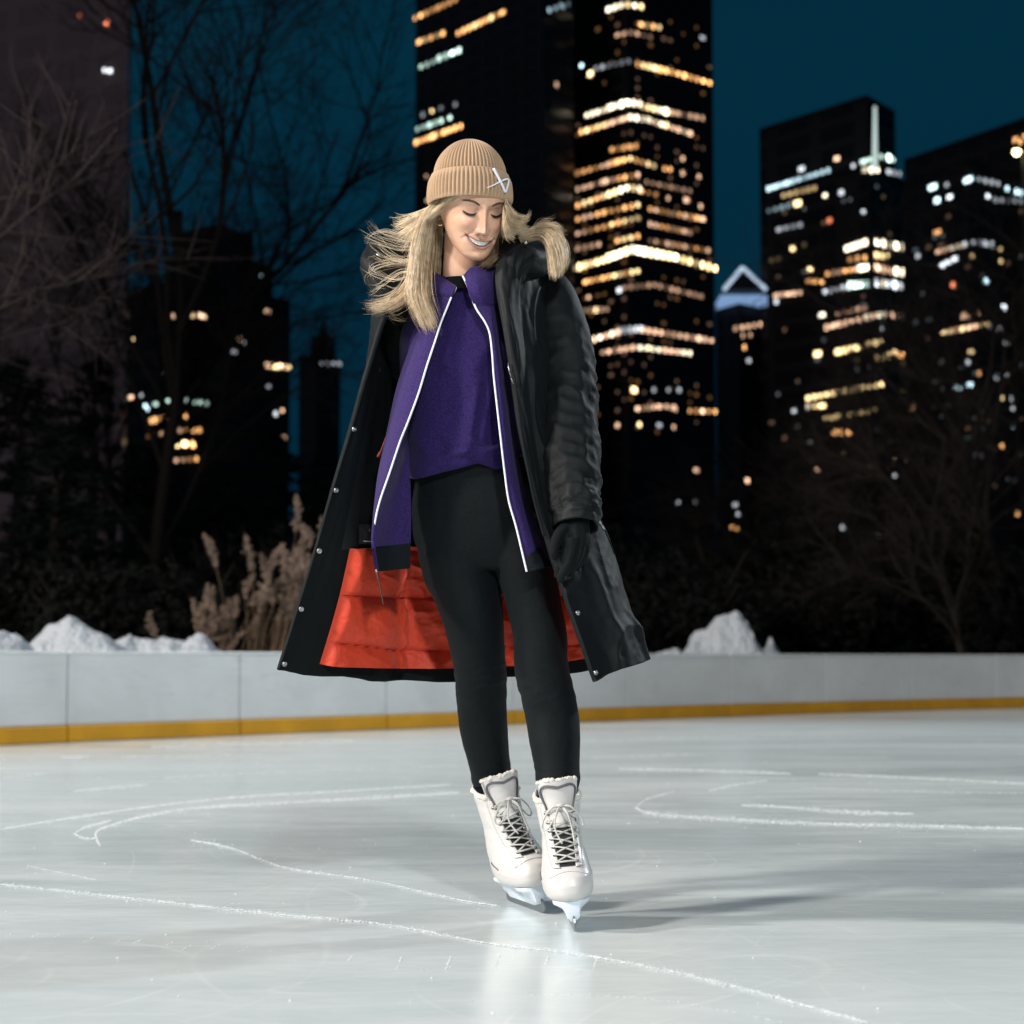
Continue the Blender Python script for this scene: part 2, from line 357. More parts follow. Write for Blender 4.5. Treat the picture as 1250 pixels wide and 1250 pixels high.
fd = facade('dark_glass_facade', (.040, .042, .048), 1.6, 3.4)
fe = facade('grey_stone_facade', (.050, .047, .046), 2.2, 3.6)
fb = facade('glare_tint_facade', (.40, .30, .30), 2.6, 3.6, .86)  # pinkish-brown albedo stands in for lens glare over the left tower
mroof = mat('roof_dark', (.015, .015, .016), .9)
PAL = {'o': (1, .48, .17), 'y': (1, .71, .33), 'w': (1, .86, .62), 'p': (1, .60, .38), 'c': (.62, .90, 1), 'g': (.70, 1, .86), 'r': (1, .26, .13), 'b': (.55, .72, 1), 's': (.85, .92, 1)}
WM = {}
def wmat(c, s):
    k = (c, s)
    if k not in WM: WM[k] = mat('lit_window_%s' % {'o':'orange','y':'yellow','w':'warm_white','p':'peach','c':'cyan','g':'green_white','r':'red','b':'blue','s':'cool_white'}[c], (.02, .02, .02), .3, emit=PAL[c], es=s)
    return WM[k]
def prism(pts, z0, z1):
    n = len(pts); mb = MB()
    v = [(x, y, z0) for x, y in pts]+[(x, y, z1) for x, y in pts]
    mb.add(v, [(i, (i+1) % n, n+(i+1) % n, n+i) for i in range(n)]+[tuple(range(n, 2*n)), tuple(range(n))[::-1]]); return mb
def block(l, c, r, top, Yc):
    """l, r = (px, Y ratio), c = px of the near corner, top = py of roof at the corner"""
    A = W(l[0], 700, Yc*l[1])[:2]; B = W(c, 700, Yc)[:2]; D = W(r[0], 700, Yc*r[1])[:2]
    z = W(c, top, Yc)[2]
    return [A, B, D, A+D-B], z
def building(name, label, blocks, mats, rows, group='dark towers behind the rink', xtra=None, cat='skyscraper'):
    o0, z0 = block(*blocks[0][1:])
    org = (o0[1][0], o0[1][1], 0); t = thing(name, org, label, cat, group)
    facets = []
    for k, bk in enumerate(blocks):
        pts, z = block(*bk[1:])
        o = build(bk[0], prism(pts, 0, z), mats, t, smooth=False)
        mb = MB(); c = sum(pts)/4; inn = [c+(p-c)*.985 for p in pts]
        v = [(*p, z) for p in pts]+[(*p, z+1.1) for p in pts]+[(*p, z+1.1) for p in inn]+[(*p, z+.02) for p in inn]
        f = []
        for q in range(3): f += [(q*4+i, q*4+(i+1) % 4, q*4+4+(i+1) % 4, q*4+4+i) for i in range(4)]
        mb.add(v, f); build('parapet', mb, mroof, o, smooth=False)
        facets += [(pts[i], pts[(i+1) % 4], z) for i in (0, 1)]
    wins = []
    for rw in rows:
        pl, c, s = rw[0], rw[1], rw[2]; wpx = rw[3] if len(rw) > 3 else 5.5; hpx = rw[4] if len(rw) > 4 else 7; pr = rw[5] if len(rw) > 5 else 1; stp = rw[6] if len(rw) > 6 else 7.5
        q = np.array(pl, float)
        if len(q) == 1: pts = q
        else:
            d = np.concatenate([[0], np.cumsum(np.hypot(*np.diff(q, axis=0).T))]); n = max(2, int(round(d[-1]/stp))+1)
            sv = np.linspace(0, d[-1], n); pts = np.stack([np.interp(sv, d, q[:, 0]), np.interp(sv, d, q[:, 1])], -1)
        for p in pts:
            if random.random() > pr: continue
            r = ray(*p); best = None
            for A, B, z in facets:
                e = B-A; n2 = np.array([e[1], -e[0]]); den = n2 @ r[:2]
                if abs(den) < 1e-6: continue
                t_ = (n2 @ A)/den; h = r*t_; h[2] += HC; u = ((h[:2]-A) @ e)/(e @ e)
                if -.01 <= u <= 1.01 and h[2] < z+2 and t_ > 0 and (best is None or t_ < best[0]): best = (t_, h, e/np.linalg.norm(e))
            if best is None: continue
            ss = s*random.choice([.3, .6, 1, 1, 1.4]) if len(pts) > 2 else s
            ss = max(.25, round(ss*2.3*4)/4) if s > .1 else .15
            wins.append((ss, best[1], best[2], wpx*.55*best[0]/F, hpx*.65*best[0]/F, c if len(c) == 1 else random.choice(c)))
    wins.sort(key=lambda q: -q[0])
    rest = MB(); rm = []
    for k, (s, h, e, ww, hh, c) in enumerate(wins):
        ww *= random.choice([.7, .9, 1, 1.2, 1.7]); hh *= random.uniform(.8, 1.2)
        nrm = np.array([e[1], -e[0], 0]); nrm = nrm if nrm[1] < 0 else -nrm
        ex = np.array([e[0], e[1], 0])/max(.35, abs(e[0]))*ww/2*.98; ez = np.array([0, 0, hh/2])
        base = np.array(h)
        v = [base-ex-ez-nrm*.1, base+ex-ez-nrm*.1, base+ex+ez-nrm*.1, base-ex+ez-nrm*.1]; v += [q+nrm*(.22) for q in v]
        f = [(0,1,2,3),(4,7,6,5),(0,4,5,1),(1,5,6,2),(2,6,7,3),(3,7,4,0)]
        m = wmat(c, s)
        if k < 99: build('lit_window', MB().add(v, f), m, t, smooth=False)
        else:
            if m not in rm: rm.append(m)
            rest.add(v, f, rm.index(m))
    if rest.n: tag(build('lit_windows', rest, rm, t, smooth=False), kind='stuff')
    if xtra: xtra(t)
    return t
def z7(pl): return [(840+x/2.778, 100+y/2.778) for x, y in pl]
def z6(pl): return [(490+x/2.273, y/2.273) for x, y in pl]
def z8(pl): return [(730+x/2.404, 440+y/2.404) for x, y in pl]
def z5(pl): return [(x/2.84, 380+y/2.84) for x, y in pl]
def z4(pl): return [(x/2.976, y/2.976) for x, y in pl]
def pts(f, l, c, s, *a): return [(f([p]), c, s, *a) for p in l]
building('left_edge_tower', 'tall tower, brown lens glare painted into its walls, filling the left edge past the top', [('wall', (-95, 1.06), 147.5, (152, 1.2), -160, 215)], fb,
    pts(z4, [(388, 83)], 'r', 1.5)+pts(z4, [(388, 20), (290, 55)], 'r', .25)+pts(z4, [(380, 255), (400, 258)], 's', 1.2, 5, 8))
building('stepped_tower', 'dark tower with stepped top and a few orange floors left of the spire tower', [
    ('wall', (150, 1.03), 213, (352, 1.06), 349, 300), ('upper_setback', (202, 1.02), 222, (330, 1.05), 309, 304), ('top_setback', (215, 1.02), 262, (305, 1.03), 281, 308)], fd,
    pts(z4, [(568, 1002), (970, 1130), (870, 1232)], 'p', .5)+pts(z4, [(952, 1008)], 'c', .9)+[(z4([(615, 1150), (650, 1145)]), 'p', .6), (z4([(650, 1145), (720, 1145)]), 'py', 2.0, 6, 8)]+pts(z4, [(740, 1150)], 'p', 1)
    +pts(z5, [(465, 100)], 'y', 1)+pts(z5, [(575, 220), (645, 262), (490, 290)], 's', .4)+pts(z5, [(455, 298)], 'p', 1.2)+pts(z5, [(505, 328), (514, 336)], 'c', 1.6)+pts(z5, [(604, 306)], 'g', 2)
    +[(z5([(540, 322), (605, 308), (715, 318)]), 'g', .7), (z5([(512, 384), (575, 366), (640, 362)]), 'o', 1.1, 8, 9), (z5([(515, 434), (590, 414), (690, 412)]), 'op', .5), (z5([(588, 462), (640, 460)]), 'oy', 2.0, 7, 9), (z5([(668, 462)]), 'o', 2, 7, 9), (z5([(565, 520), (620, 516), (680, 512)]), 'op', .7)]
    +[(z5([(930, 188), (995, 194)]), 'py', 1.8, 6.5, 9)]+pts(z5, [(930, 260), (810, 140), (850, 110)], 's', .25)+pts(z5, [(978, 344)], 'p', .9)+pts(z5, [(955, 355)], 's', .6)+pts(z5, [(985, 438)], 'p', .5))
def spire(t):
    a = W(392, 383, 340); c0 = np.array([W(392, 420, 340)[0], 340+4]); mb = MB()
    for z0, z1, r0, r1 in ((W(392, 416, 340)[2], W(392, 402, 340)[2], 1.7, .9), (W(392, 402, 340)[2]-.2, a[2], .85, .06)):
        ang = np.linspace(0, 2*math.pi, 8, endpoint=False)
        g = np.array([[(c0[0]+r*math.cos(q), c0[1]+r*math.sin(q), z) for q in ang] for r, z in ((r0, z0-1), (r1, z1))]); mb.rings(g)
    build('spire', mb, fd, t, smooth=False)
building('spire_tower', 'slim dark tower tapering to a needle spire against the teal sky', [('wall', (363, 1.015), 385, (414, 1.02), 441, 345), ('upper_setback', (377, 1.01), 388, (408, 1.012), 415, 347)], fd,
    [(z5([(1115, 182), (1175, 182)]), 's', .22, 5, 5)], xtra=spire)
building('slab_tower', 'huge black slab tower directly behind the knit hat', [('wall', (505, 1.10), 664, (702, 1.03), -150, 385)], fd,
    [(z6([(38, 50), (150, 0)]), 'o', 1.4, 6, 7), (z6([(158, 92), (280, 35)]), 'oy', 1.2, 6, 8), (z6([(50, 116), (115, 93)]), 'oy', 1.2, 6, 7), (z6([(55, 185), (105, 165)]), 'g', .5), (z6([(105, 162), (160, 140)]), 'g', 1.3, 6, 9),
     (z6([(45, 358), (112, 335)]), 'g', .8), (z6([(42, 395), (165, 350)]), 'o', 1.7, 6.5, 8), (z6([(410, 28), (480, 5)]), 'c', .35)]
    +pts(z6, [(85, 308)], 'y', 1.8, 6, 8)+pts(z6, [(135, 327)], 'g', 1.6)+pts(z6, [(70, 490), (75, 555), (430, 235)], 'p', .4)+pts(z6, [(60, 318), (110, 300), (150, 290)], 's', .25))
rows = [(z6([(575, 26), (620, 12), (665, 18)]), 'yw', 1.8, 6, 8), (z6([(665, 68), (715, 76)]), 'oy', 1.2), (z6([(600, 97), (640, 90), (690, 103)]), 'p', .4),
 (z6([(655, 178), (750, 200)]), 'yo', 1.8, 6, 8), (z6([(750, 200), (855, 230)]), 'o', 1.7, 6, 8), (z6([(540, 190), (630, 170)]), 's', .25),
 (z6([(515, 320), (575, 302)]), 'wy', 1.4), (z6([(580, 298), (630, 284), (660, 288)]), 'w', 3, 6.5, 10), (z6([(670, 295), (745, 312)]), 'wy', 1.8, 6, 8), (z6([(750, 312), (835, 328)]), 'p', .5),
 (z6([(500, 366), (560, 348)]), 'yo', 1.8), (z6([(570, 345), (630, 326)]), 'p', .8), (z6([(635, 325), (685, 332)]), 'w', 2.4, 6, 9), (z6([(690, 335), (800, 370)]), 'wp', 1),
 (z6([(585, 415), (650, 405)]), 'o', .6), (z6([(490, 480), (590, 452)]), 'op', .6), (z6([(585, 452), (635, 440), (700, 460)]), 'oy', 1.3), (z6([(730, 468), (745, 470)]), 'o', 1),
 (z6([(490, 525), (560, 505)]), 'p', .5), (z6([(570, 502), (655, 485)]), 'op', 1.1), (z6([(680, 505), (800, 530)]), 'p', .35),
 (z6([(490, 570), (560, 545)]), 'oy', 1.1), (z6([(560, 545), (630, 520), (660, 525)]), 'yw', 2.2, 6, 9), (z6([(665, 530), (705, 540)]), 'o', 1.2),
 (z6([(490, 608), (580, 585)]), 'op', .9), (z6([(585, 585), (655, 568)]), 'oy', 1.5), (z6([(490, 648), (580, 625)]), 'op', .6), (z6([(585, 622), (655, 605)]), 'oy', 1.1),
 (z6([(490, 690), (548, 678)]), 'p', .6), (z6([(600, 668), (655, 655)]), 'oy', 1.2), (z6([(690, 622), (800, 645)]), 'op', .7), (z6([(690, 668), (850, 695)]), 'op', .5), (z6([(690, 580), (835, 608)]), 'op', .8),
 (z6([(470, 748), (500, 740)]), 'yo', 1), (z6([(495, 740), (560, 722)]), 'y', 2.6, 6.2, 11), (z6([(575, 715), (640, 692), (760, 714)]), 'yw', 3, 6.4, 13, 1, 8), (z6([(765, 716), (870, 745)]), 'y', 2.2, 6, 10),
 (z6([(512, 782), (575, 768), (655, 752)]), 'oy', 1.4), (z6([(620, 798), (700, 790), (830, 822)]), 'p', .4), (z6([(510, 862), (570, 858)]), 'p', .6),
 (z6([(520, 946), (600, 922)]), 'pw', 1.6, 6, 8), (z6([(605, 918), (665, 912)]), 's', .7, 6, 10), (z6([(668, 915), (860, 945)]), 'p', 1.2, 6, 8),
 (z6([(560, 978), (640, 965)]), 'p', .8), (z6([(645, 963), (800, 980)]), 'pw', 1.1), (z6([(655, 1134), (715, 1128)]), 'p', .9), (z6([(800, 1140), (870, 1142)]), 'op', 1.3), (z6([(735, 1128), (760, 1135)]), 'p', .7)]
rows += pts(z6, [(465, 335), (465, 415)], 'o', 1.4)+pts(z6, [(500, 182)], 'c', 2)+pts(z6, [(525, 205), (735, 348), (645, 1082)], 'y', 2.2, 6.5, 9)+pts(z6, [(735, 310)], 'w', 3, 7, 10)
rows += pts(z6, [(460, 190), (605, 805)], 's', 1)+pts(z6, [(780, 440), (780, 480), (825, 490), (740, 550), (790, 555), (830, 572), (520, 825), (600, 1180), (755, 1185)], 'p', .8)+pts(z6, [(540, 860), (660, 1178), (685, 965)], 'y', 1.8)
rows += pts(z6, [(835, 105), (740, 1082), (770, 1082), (700, 1082), (715, 1180)], 's', .3)+pts(z8, [(288, 322), (222, 138)], 'p', .8)+pts(z8, [(235, 418), (285, 415)], 's', .3)
for r_ in range(46):
    for x_ in range(698, 872, 8):
        if random.random() < .16: rows.append(([(x_, 16+r_*11.2+abs(x_-769)*.22)], 'po', .09, 4.5, 6))
building('corner_tower', 'tall dark glass tower with bands of glowing yellow floors right of the hat', [('wall', (690, 1.045), 769, (875, 1.045), -220, 400)], fd, rows)
mlit = mat('floodlit_crown', (.3, .35, .4), .6, emit=(.62, .80, 1), es=.8); mlit2 = mat('crown_band', (.3, .35, .4), .6, emit=(.35, .58, 1), es=.5)
def crown(t):
    Y = 322; c = W(910, 340, Y); A = W(910, 321, Y); hw = 31/F*Y; z0 = W(910, 352, Y)[2]; zb0, zb1 = W(910, 370, Y)[2], W(910, 360, Y)[2]
    cx, cy = c[0], Y+hw
    v = [(cx-hw*.82, cy-hw*.82, z0), (cx+hw*.82, cy-hw*.82, z0), (cx+hw*.82, cy+hw*.82, z0), (cx-hw*.82, cy+hw*.82, z0), (cx, cy, A[2])]
    build('pyramid_roof', MB().add(v, [(0,1,4),(1,2,4),(2,3,4),(3,0,4),(3,2,1,0)]), fd, t, smooth=False)
    mb = MB()
    for i in (0, 1): mb.tube([v[i], v[4]], .36, 6)
    for k in (.35,):
        p = [np.array(v[i])*(1-k)+np.array(v[4])*k for i in (0, 1)]; mb.tube([p[0]+(0, -.3, -1), p[1]+(0, -.3, -1)], .25, 6)
    build('lit_roof_edge', mb, mlit, t)
    build('lit_band', prism([(cx-hw, cy-hw-.2), (cx+hw, cy-hw-.2), (cx+hw, cy+hw), (cx-hw, cy+hw)], zb0, zb1), mlit2, t, smooth=False)
building('pyramid_roof_tower', 'small tower with a pyramid roof outlined in pale blue light', [('wall', (876, 1.02), 905, (945, 1.02), 372, 322)], fd,
    [(z7([(162, 836), (245, 822)]), 'p', .6), (z7([(278, 808), (335, 798)]), 'yw', 1), (z7([(255, 990), (312, 992)]), 'p', 1.3), (z7([(185, 860), (210, 858)]), 'p', .4)]+pts(z7, [(190, 900)], 'o', 1.2)+pts(z7, [(205, 945), (270, 1052)], 's', .4)
    +pts(z8, [(437, 353)], 'p', 1.3, 7, 7)+pts(z8, [(565, 330), (412, 450), (403, 424)], 's', .5)+pts(z8, [(395, 490), (408, 492)], 'o', 1.3), cat='building', xtra=crown)
mstrip = mat('light_strip', (.3, .35, .35), .6, emit=(.80, 1, .95), es=.7)
def strip(t):
    a, b = W(1068, 208, 299), W(1068, 130, 299)
    build('light_strip', MB().tube([a, b], [.42, .22], 6), mstrip, t)
rows = [(z7([(275, 362), (475, 300)]), 'c', .7), (z7([(325, 385), (430, 360)]), 'y', .4), (z7([(275, 437), (340, 420)]), 'c', .2), (z7([(310, 500), (380, 485)]), 's', .3), (z7([(300, 724), (380, 715)]), 'p', .7),
 (z7([(595, 270), (650, 252), (735, 275)]), 'g', .9), (z7([(600, 298), (640, 298)]), 'w', 1.7, 7, 8), (z7([(680, 305), (735, 315)]), 's', .7),
 (z7([(640, 545), (770, 568)]), 'w', 3, 7, 12), (z7([(540, 565), (600, 545)]), 'w', 1.8, 6, 11), (z7([(638, 588), (675, 592)]), 'y', 2, 7, 9), (z7([(550, 602), (600, 596)]), 'o', 1, 6, 9), (z7([(640, 630), (680, 640)]), 'p', 1.6, 6.5, 11), (z7([(705, 642), (775, 655)]), 'w', 2.4, 7, 12),
 (z7([(475, 650), (570, 635)]), 'po', 1.1), (z7([(585, 632), (600, 630)]), 'w', 2.4, 7, 11), (z7([(640, 680), (778, 700)]), 'sw', 2.0, 7, 12), (z7([(465, 712), (545, 692)]), 's', .8), (z7([(550, 690), (605, 685)]), 'g', 1.9, 7, 12),
 (z7([(410, 675), (455, 678)]), 'o', 1.2), (z7([(510, 785), (600, 766)]), 'p', .6), (z7([(470, 832), (600, 802)]), 'p', 1.4, 7, 9), (z7([(605, 798), (660, 788), (800, 800)]), 'pw', 1.1, 6, 10), (z7([(805, 805), (835, 818)]), 's', .5),
 (z7([(510, 915), (655, 880)]), 'y', 1.5, 6.5, 9), (z7([(638, 936), (700, 920)]), 'y', 1.6, 6.5, 9), (z7([(705, 925), (740, 930)]), 'o', 1.6, 6.5, 9), (z7([(408, 1072), (655, 1025)]), 'y', 1.5, 6.5, 8), (z7([(408, 1100), (455, 1098)]), 'wy', 2, 7, 9),
 (z7([(465, 1142), (630, 1115)]), 'y', .4), (z7([(500, 1188), (545, 1188)]), 'o', 2, 7, 8)]
rows += pts(z7, [(505, 260)], 'p', 1.3, 8, 8)+pts(z7, [(372, 412), (415, 635), (440, 922), (355, 565)], 'y', 1.7, 7, 8)+pts(z7, [(465, 385), (455, 790)], 'w', 1.7)+pts(z7, [(385, 295), (520, 375), (595, 440), (300, 745), (360, 1115), (560, 285), (660, 840)], 's', .6)+pts(z7, [(480, 470)], 'r', .7)+pts(z7, [(680, 258)], 'g', 3, 7, 9)
rows += pts(z8, [(643, 322)], 'p', 1.4, 6, 6)+pts(z8, [(870, 298)], 'y', 2)+pts(z8, [(870, 340), (720, 490), (825, 510)], 's', .5)+[(z8([(968, 463), (1018, 463)]), 'pw', 2, 6, 11), (z8([(1052, 466), (1108, 470)]), 'p', 1.2, 6, 10), (z8([(905, 295), (945, 295)]), 's', .3), (z8([(1020, 265), (1090, 275)]), 'p', .3)]+pts(z8, [(920, 140)], 'o', .9)
for r_ in range(36):
    for x_ in range(942, 1124, 8):
        if random.random() < .09 and (x_ < 1096 or r_ > 9): rows.append(([(x_, 205+r_*11+abs(x_-1066)*.2)], 'pys', .09, 4.5, 6))
building('round_corner_tower', 'broad dark office tower with a thin vertical light line, right of the pyramid roof', [('wall', (932, 1.065), 1066, (1101, 1.03), 124, 306), ('lower_wing', (940, 1.055), 1068, (1127, 1.05), 208, 300)], fe, rows, xtra=strip)
rows = [(z7([(985, 330), (1050, 345)]), 's', .4), (z7([(850, 575), (935, 553)]), 'pw', 1.2), (z7([(940, 550), (965, 545)]), 's', .5), (z7([(990, 545), (1030, 552)]), 's', .4, 7, 10), (z7([(862, 622), (905, 600)]), 's', 1.3), (z7([(868, 850), (1015, 820)]), 'yp', 1.2), (z7([(1040, 400), (1130, 405)]), 's', .25), (z7([(1020, 830), (1055, 840)]), 's', .4)]
rows += pts(z7, [(830, 357), (845, 402), (950, 332), (1080, 362), (1113, 372), (1135, 375), (1010, 675), (915, 1035), (955, 1028), (1103, 1165), (1083, 957)], 'c', 1.6, 6.5, 8)+pts(z7, [(888, 390), (1015, 388), (1070, 765), (1085, 998)], 's', 1.3, 6.5, 8)
rows += pts(z7, [(878, 350), (780, 590), (1078, 883), (950, 950), (1045, 1000), (1100, 1075), (1100, 1108)], 's', .4)+pts(z7, [(845, 510), (985, 988), (760, 1107), (1063, 1235)], 'o', 1)+pts(z7, [(900, 687)], 'r', 1.2)+pts(z7, [(1058, 568), (1060, 608), (962, 592), (960, 915), (1063, 1072)], 'y', 1)+pts(z7, [(940, 793), (980, 787)], 'p', 1.5)+pts(z8, [(1230, 450), (1185, 250)], 'o', .8)+[([(1247, 171)], 'o', 1, 22, 18)]  # last entry is an orange lamp's blur, added as an oversized window
for r_ in range(36):
    for x_ in range(1118, 1250, 8):
        if random.random() < .08: rows.append(([(x_, 225+r_*11+abs(x_-1190)*.2)], 'psc', .09, 4.5, 6))
building('wide_office_block', 'wide dark office block with scattered cool lights at the right edge', [('wall', (1108, 1.05), 1190, (1310, 1.06), 203, 260), ('upper_setback', (1111, 1.09), 1270, (1330, 1.05), 150, 266)], fe, rows)
# ---- street lamp at the right edge
Yl = 42.0; t = thing('street_lamp', tuple(W(1262, 800, Yl)[:2])+(0,), 'lit park lamp on a dark post glowing yellow at the upper right edge', 'street lamp')
mp = mat('lamp_post_metal', (.02, .022, .022), .5, metal=.6)
X = W(1262, 800, Yl)[0]; za = W(1262, 168, Yl)[2]; hx = W(1241, 186, Yl)[0]; hz = W(1241, 186, Yl)[2]
mb = MB(); mb.tube([(X, Yl, -.02), (X, Yl, .5), (X, Yl, .9), (X, Yl, za)], [.16, .15, .08, .05], 12)
mb.tube(cr([(X, Yl, za-.2), (X-.05, Yl, za+.1), (hx+.12, Yl, za+.12), (hx, Yl, hz+.22)], 14), .03, 8); build('post', mb, mp, t)
mb = MB(); ang = np.linspace(0, 2*math.pi, 16, endpoint=False)
mb.rings([[(hx+r*math.cos(a), Yl+r*math.sin(a), hz+z) for a in ang] for r, z in ((.03, .24), (.05, .2), (.13, .13), (.17, .05))]); o = build('lamp_hood', mb, mp, t)
mb = MB(); mb.rings([[(hx+r*math.cos(a), Yl+r*math.sin(a), hz+z) for a in ang] for r, z in ((.03, .06), (.075, .05), (.085, 0), (.05, -.06), (.01, -.075))])
build('lamp_globe', mb, mat('lamp_glass', (.9, .9, .8), .4, emit=(1, .86, .40), es=9), o)
# ================================================================== VEGETATION
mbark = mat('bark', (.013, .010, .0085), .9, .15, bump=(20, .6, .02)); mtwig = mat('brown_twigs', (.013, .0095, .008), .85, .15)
mtwig2 = mat('lit_tone_twigs', (.030, .021, .020), .8, .2); mbark2 = mat('lit_tone_bark', (.04, .03, .028), .9, .2)  # lighter pinkish copies, lamplight on the left trees put into the colour
mneedle = mat('dark_needles', (.005, .0075, .0065), .8, .1, var=(.6, .5)); mshrub = mat('shrub_leaves', (.0045, .0055, .0045), .85, .1, var=(.8, .5))
def bare_tree(seed, H, spread, trunk_r, levels=5, kids=(4, 4, 5, 5, 4), up=.25, lean=(0, 0)):
    rnd = random.Random(seed); tm, cm = MB(), MB()
    def br(p, d, ln, r, lv):
        n = 5 if lv < 2 else 3; pts_ = [np.array(p)]; dd = np.array(d)
        for i in range(n):
            dd = dd+np.array([rnd.gauss(0, .13), rnd.gauss(0, .13), rnd.gauss(0, .08)+up*.10]); dd /= np.linalg.norm(dd)
            pts_.append(pts_[-1]+dd*ln/n)
        rr = np.linspace(r, r*.45, n+1)
        (tm if lv < 2 else cm).tube(pts_, rr, 8 if lv == 0 else 5 if lv < 2 else 3, cap=False)
        if lv >= levels: return
        for k in range(kids[lv]):
            f = rnd.uniform(.30 if lv else .28, 1.0); q = f*n; i = min(int(q), n-1); pp = pts_[i]+(pts_[i+1]-pts_[i])*(q-i)
            a = rnd.uniform(0, 6.28); ax = np.cross(dd, [rnd.gauss(0, 1), rnd.gauss(0, 1), rnd.gauss(0, 1)]); ax /= np.linalg.norm(ax)+1e-9
            th = rnd.uniform(.45, 1.0)*(1.0 if lv else spread)
            d2 = dd*math.cos(th)+ax*math.sin(th); d2[2] += up*.25; d2 /= np.linalg.norm(d2)
            br(pp, d2, ln*rnd.uniform(.42, .68), max(.004, r*rnd.uniform(.38, .55)), lv+1)
    br((0, 0, -.05), (lean[0], lean[1], 1), H*.62, trunk_r, 0)
    return tm, cm
def evergreen(seed, H, Rb, n=5200):
    rnd = np.random.default_rng(seed); tm, cm = MB(), MB()
    tm.tube([(0, 0, -.05), (0, 0, H*.5), (0, 0, H*.97)], [H*.025, H*.016, .01], 8)
    v = []; f = []
    nb = 90
    for b in range(nb):
        z = H*(.06+.92*(b/nb)**.9); a = rnd.uniform(0, 6.28); L_ = Rb*(1-z/H)**.8*rnd.uniform(.7, 1.12)+.1
        tip = np.array([math.cos(a)*L_, math.sin(a)*L_, -L_*.22]); m_ = int(n/nb*(.4+1.2*(1-z/H)))
        for k in range(m_):
            s = rnd.uniform(.12, 1)**.7; c = np.array([0, 0, z])+tip*s+np.array([0, 0, .12*L_*s*s])+rnd.normal(0, .06+.05*L_, 3)*[1, 1, .5]
            e1 = rnd.normal(0, 1, 3); e1[2] *= .5; e1 *= rnd.uniform(.06, .15)*(H/6)**.5/np.linalg.norm(e1); e2 = np.cross(e1, rnd.normal(0, 1, 3)); e2 *= .03/np.linalg.norm(e2)
            q = len(v); v += [c-e1-e2*.3, c+e2, c+e1, c-e2]; f.append((q, q+1, q+2, q+3))
    cm.add(v, f); return tm, cm
def leafy(seed, H, Rb, n=5000):
    rnd = np.random.default_rng(seed); tm, cm = MB(), MB()
    for k in range(7):
        a = rnd.uniform(0, 6.28); e = np.array([math.cos(a)*Rb*.6, math.sin(a)*Rb*.6, H*rnd.uniform(.7, .95)])
        tm.tube(cr([(0, 0, -.05), e*.4+(0, 0, .1*H), e], 8), np.linspace(.04, .01, 8), 5, cap=False)
    v = []; f = []; cl = [(rnd.normal(0, .42, 3)*[Rb, Rb, .3*H]+[0, 0, H*.5], rnd.uniform(.18, .42)*Rb) for _ in range(26)]
    for k in range(n):
        c0, r0 = cl[rnd.integers(26)]; d = rnd.normal(0, 1, 3); d /= np.linalg.norm(d); c = c0+d*r0*rnd.uniform(.5, 1.05)
        if c[2] < .02: continue
        e1 = rnd.normal(0, 1, 3); e1 *= rnd.uniform(.04, .09)/np.linalg.norm(e1); e2 = np.cross(e1, rnd.normal(0, 1, 3)); e2 *= .03/np.linalg.norm(e2)
        q = len(v); v += [c-e1, c+e2, c+e1, c-e2]; f.append((q, q+1, q+2, q+3))
    cm.add(v, f); return tm, cm
PRO = {}
def plant(key, name, x, y, sc, rz, label, cat, group, gen=None, mt=None, mc=None, tn='trunk', cn='crown'):
    t = thing(name, (x, y, -.03), label, cat, group); t.rotation_euler.z = rz; t.scale = (sc, sc, sc) if not isinstance(sc, tuple) else sc
    if key not in PRO:
        tm, cm = gen
        a = build(tn, tm, mt, t, org=(0, 0, 0)); b_ = build(cn, cm, mc, t, org=(0, 0, 0), smooth=False); PRO[key] = (a, b_)
    else:
        for q in PRO[key]:
            d = q.copy(); C.objects.link(d); d.parent = t
    return t
def at(px, Y): return W(px, 800, Y)[:2]
# bare trees at the left edge, lamplight painted in as pale pink colour
g1 = 'bare trees at the left edge with lamplight in their colour'; k = 0
for px, Y, sc, rz, lab in ((-150, 20, 1.0, .4, 'bare tree cut by the left picture edge, lamplight painted on branches reaching inward'), (-215, 17, 1.05, 2.1, 'bare tree mostly outside the left edge, lamplight painted on the twig ends in view')):
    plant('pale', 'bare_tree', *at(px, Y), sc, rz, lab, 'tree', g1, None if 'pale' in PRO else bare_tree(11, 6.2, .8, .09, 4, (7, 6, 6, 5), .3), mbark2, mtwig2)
# big bare tree against the sky at the upper left
plant('tall', 'bare_tree', *at(158, 36), 1.0, 1.2, 'tall dark bare tree spreading fine branches across the sky left of the hat', 'tree', None, bare_tree(5, 14.5, .75, .15, 5, (8, 6, 5, 5, 4), .25, (.10, -.16)), mbark, mtwig)
plant('tall', 'bare_tree', *at(95, 44), 1.08, 3.0, 'dark bare tree standing in front of the glare-tinted left tower', 'tree', None)
gb = 'brown bare trees at the right'
RB = [(1030, 40, .66, .3, 'brown bare tree below the bright floors of the round cornered tower'), (1130, 36, .74, 1.7, 'brown bare tree with twigs spread in front of the wide office block'), (1235, 33, .95, 3.0, 'brown bare tree nearest the right picture edge'), (1275, 44, 1.45, 4.4, 'tall brown bare tree rising under the street lamp'), (1085, 52, .85, 5.2, 'brown bare tree farther back between two brown bare trees'), (950, 46, .66, 2.5, 'brown bare tree in front of the pyramid roofed tower'), (870, 50, .75, .9, 'small brown bare tree below the glass tower right of the coat'), (1180, 27, .55, 2.2, 'low brown bare tree close behind the boards at the right')]
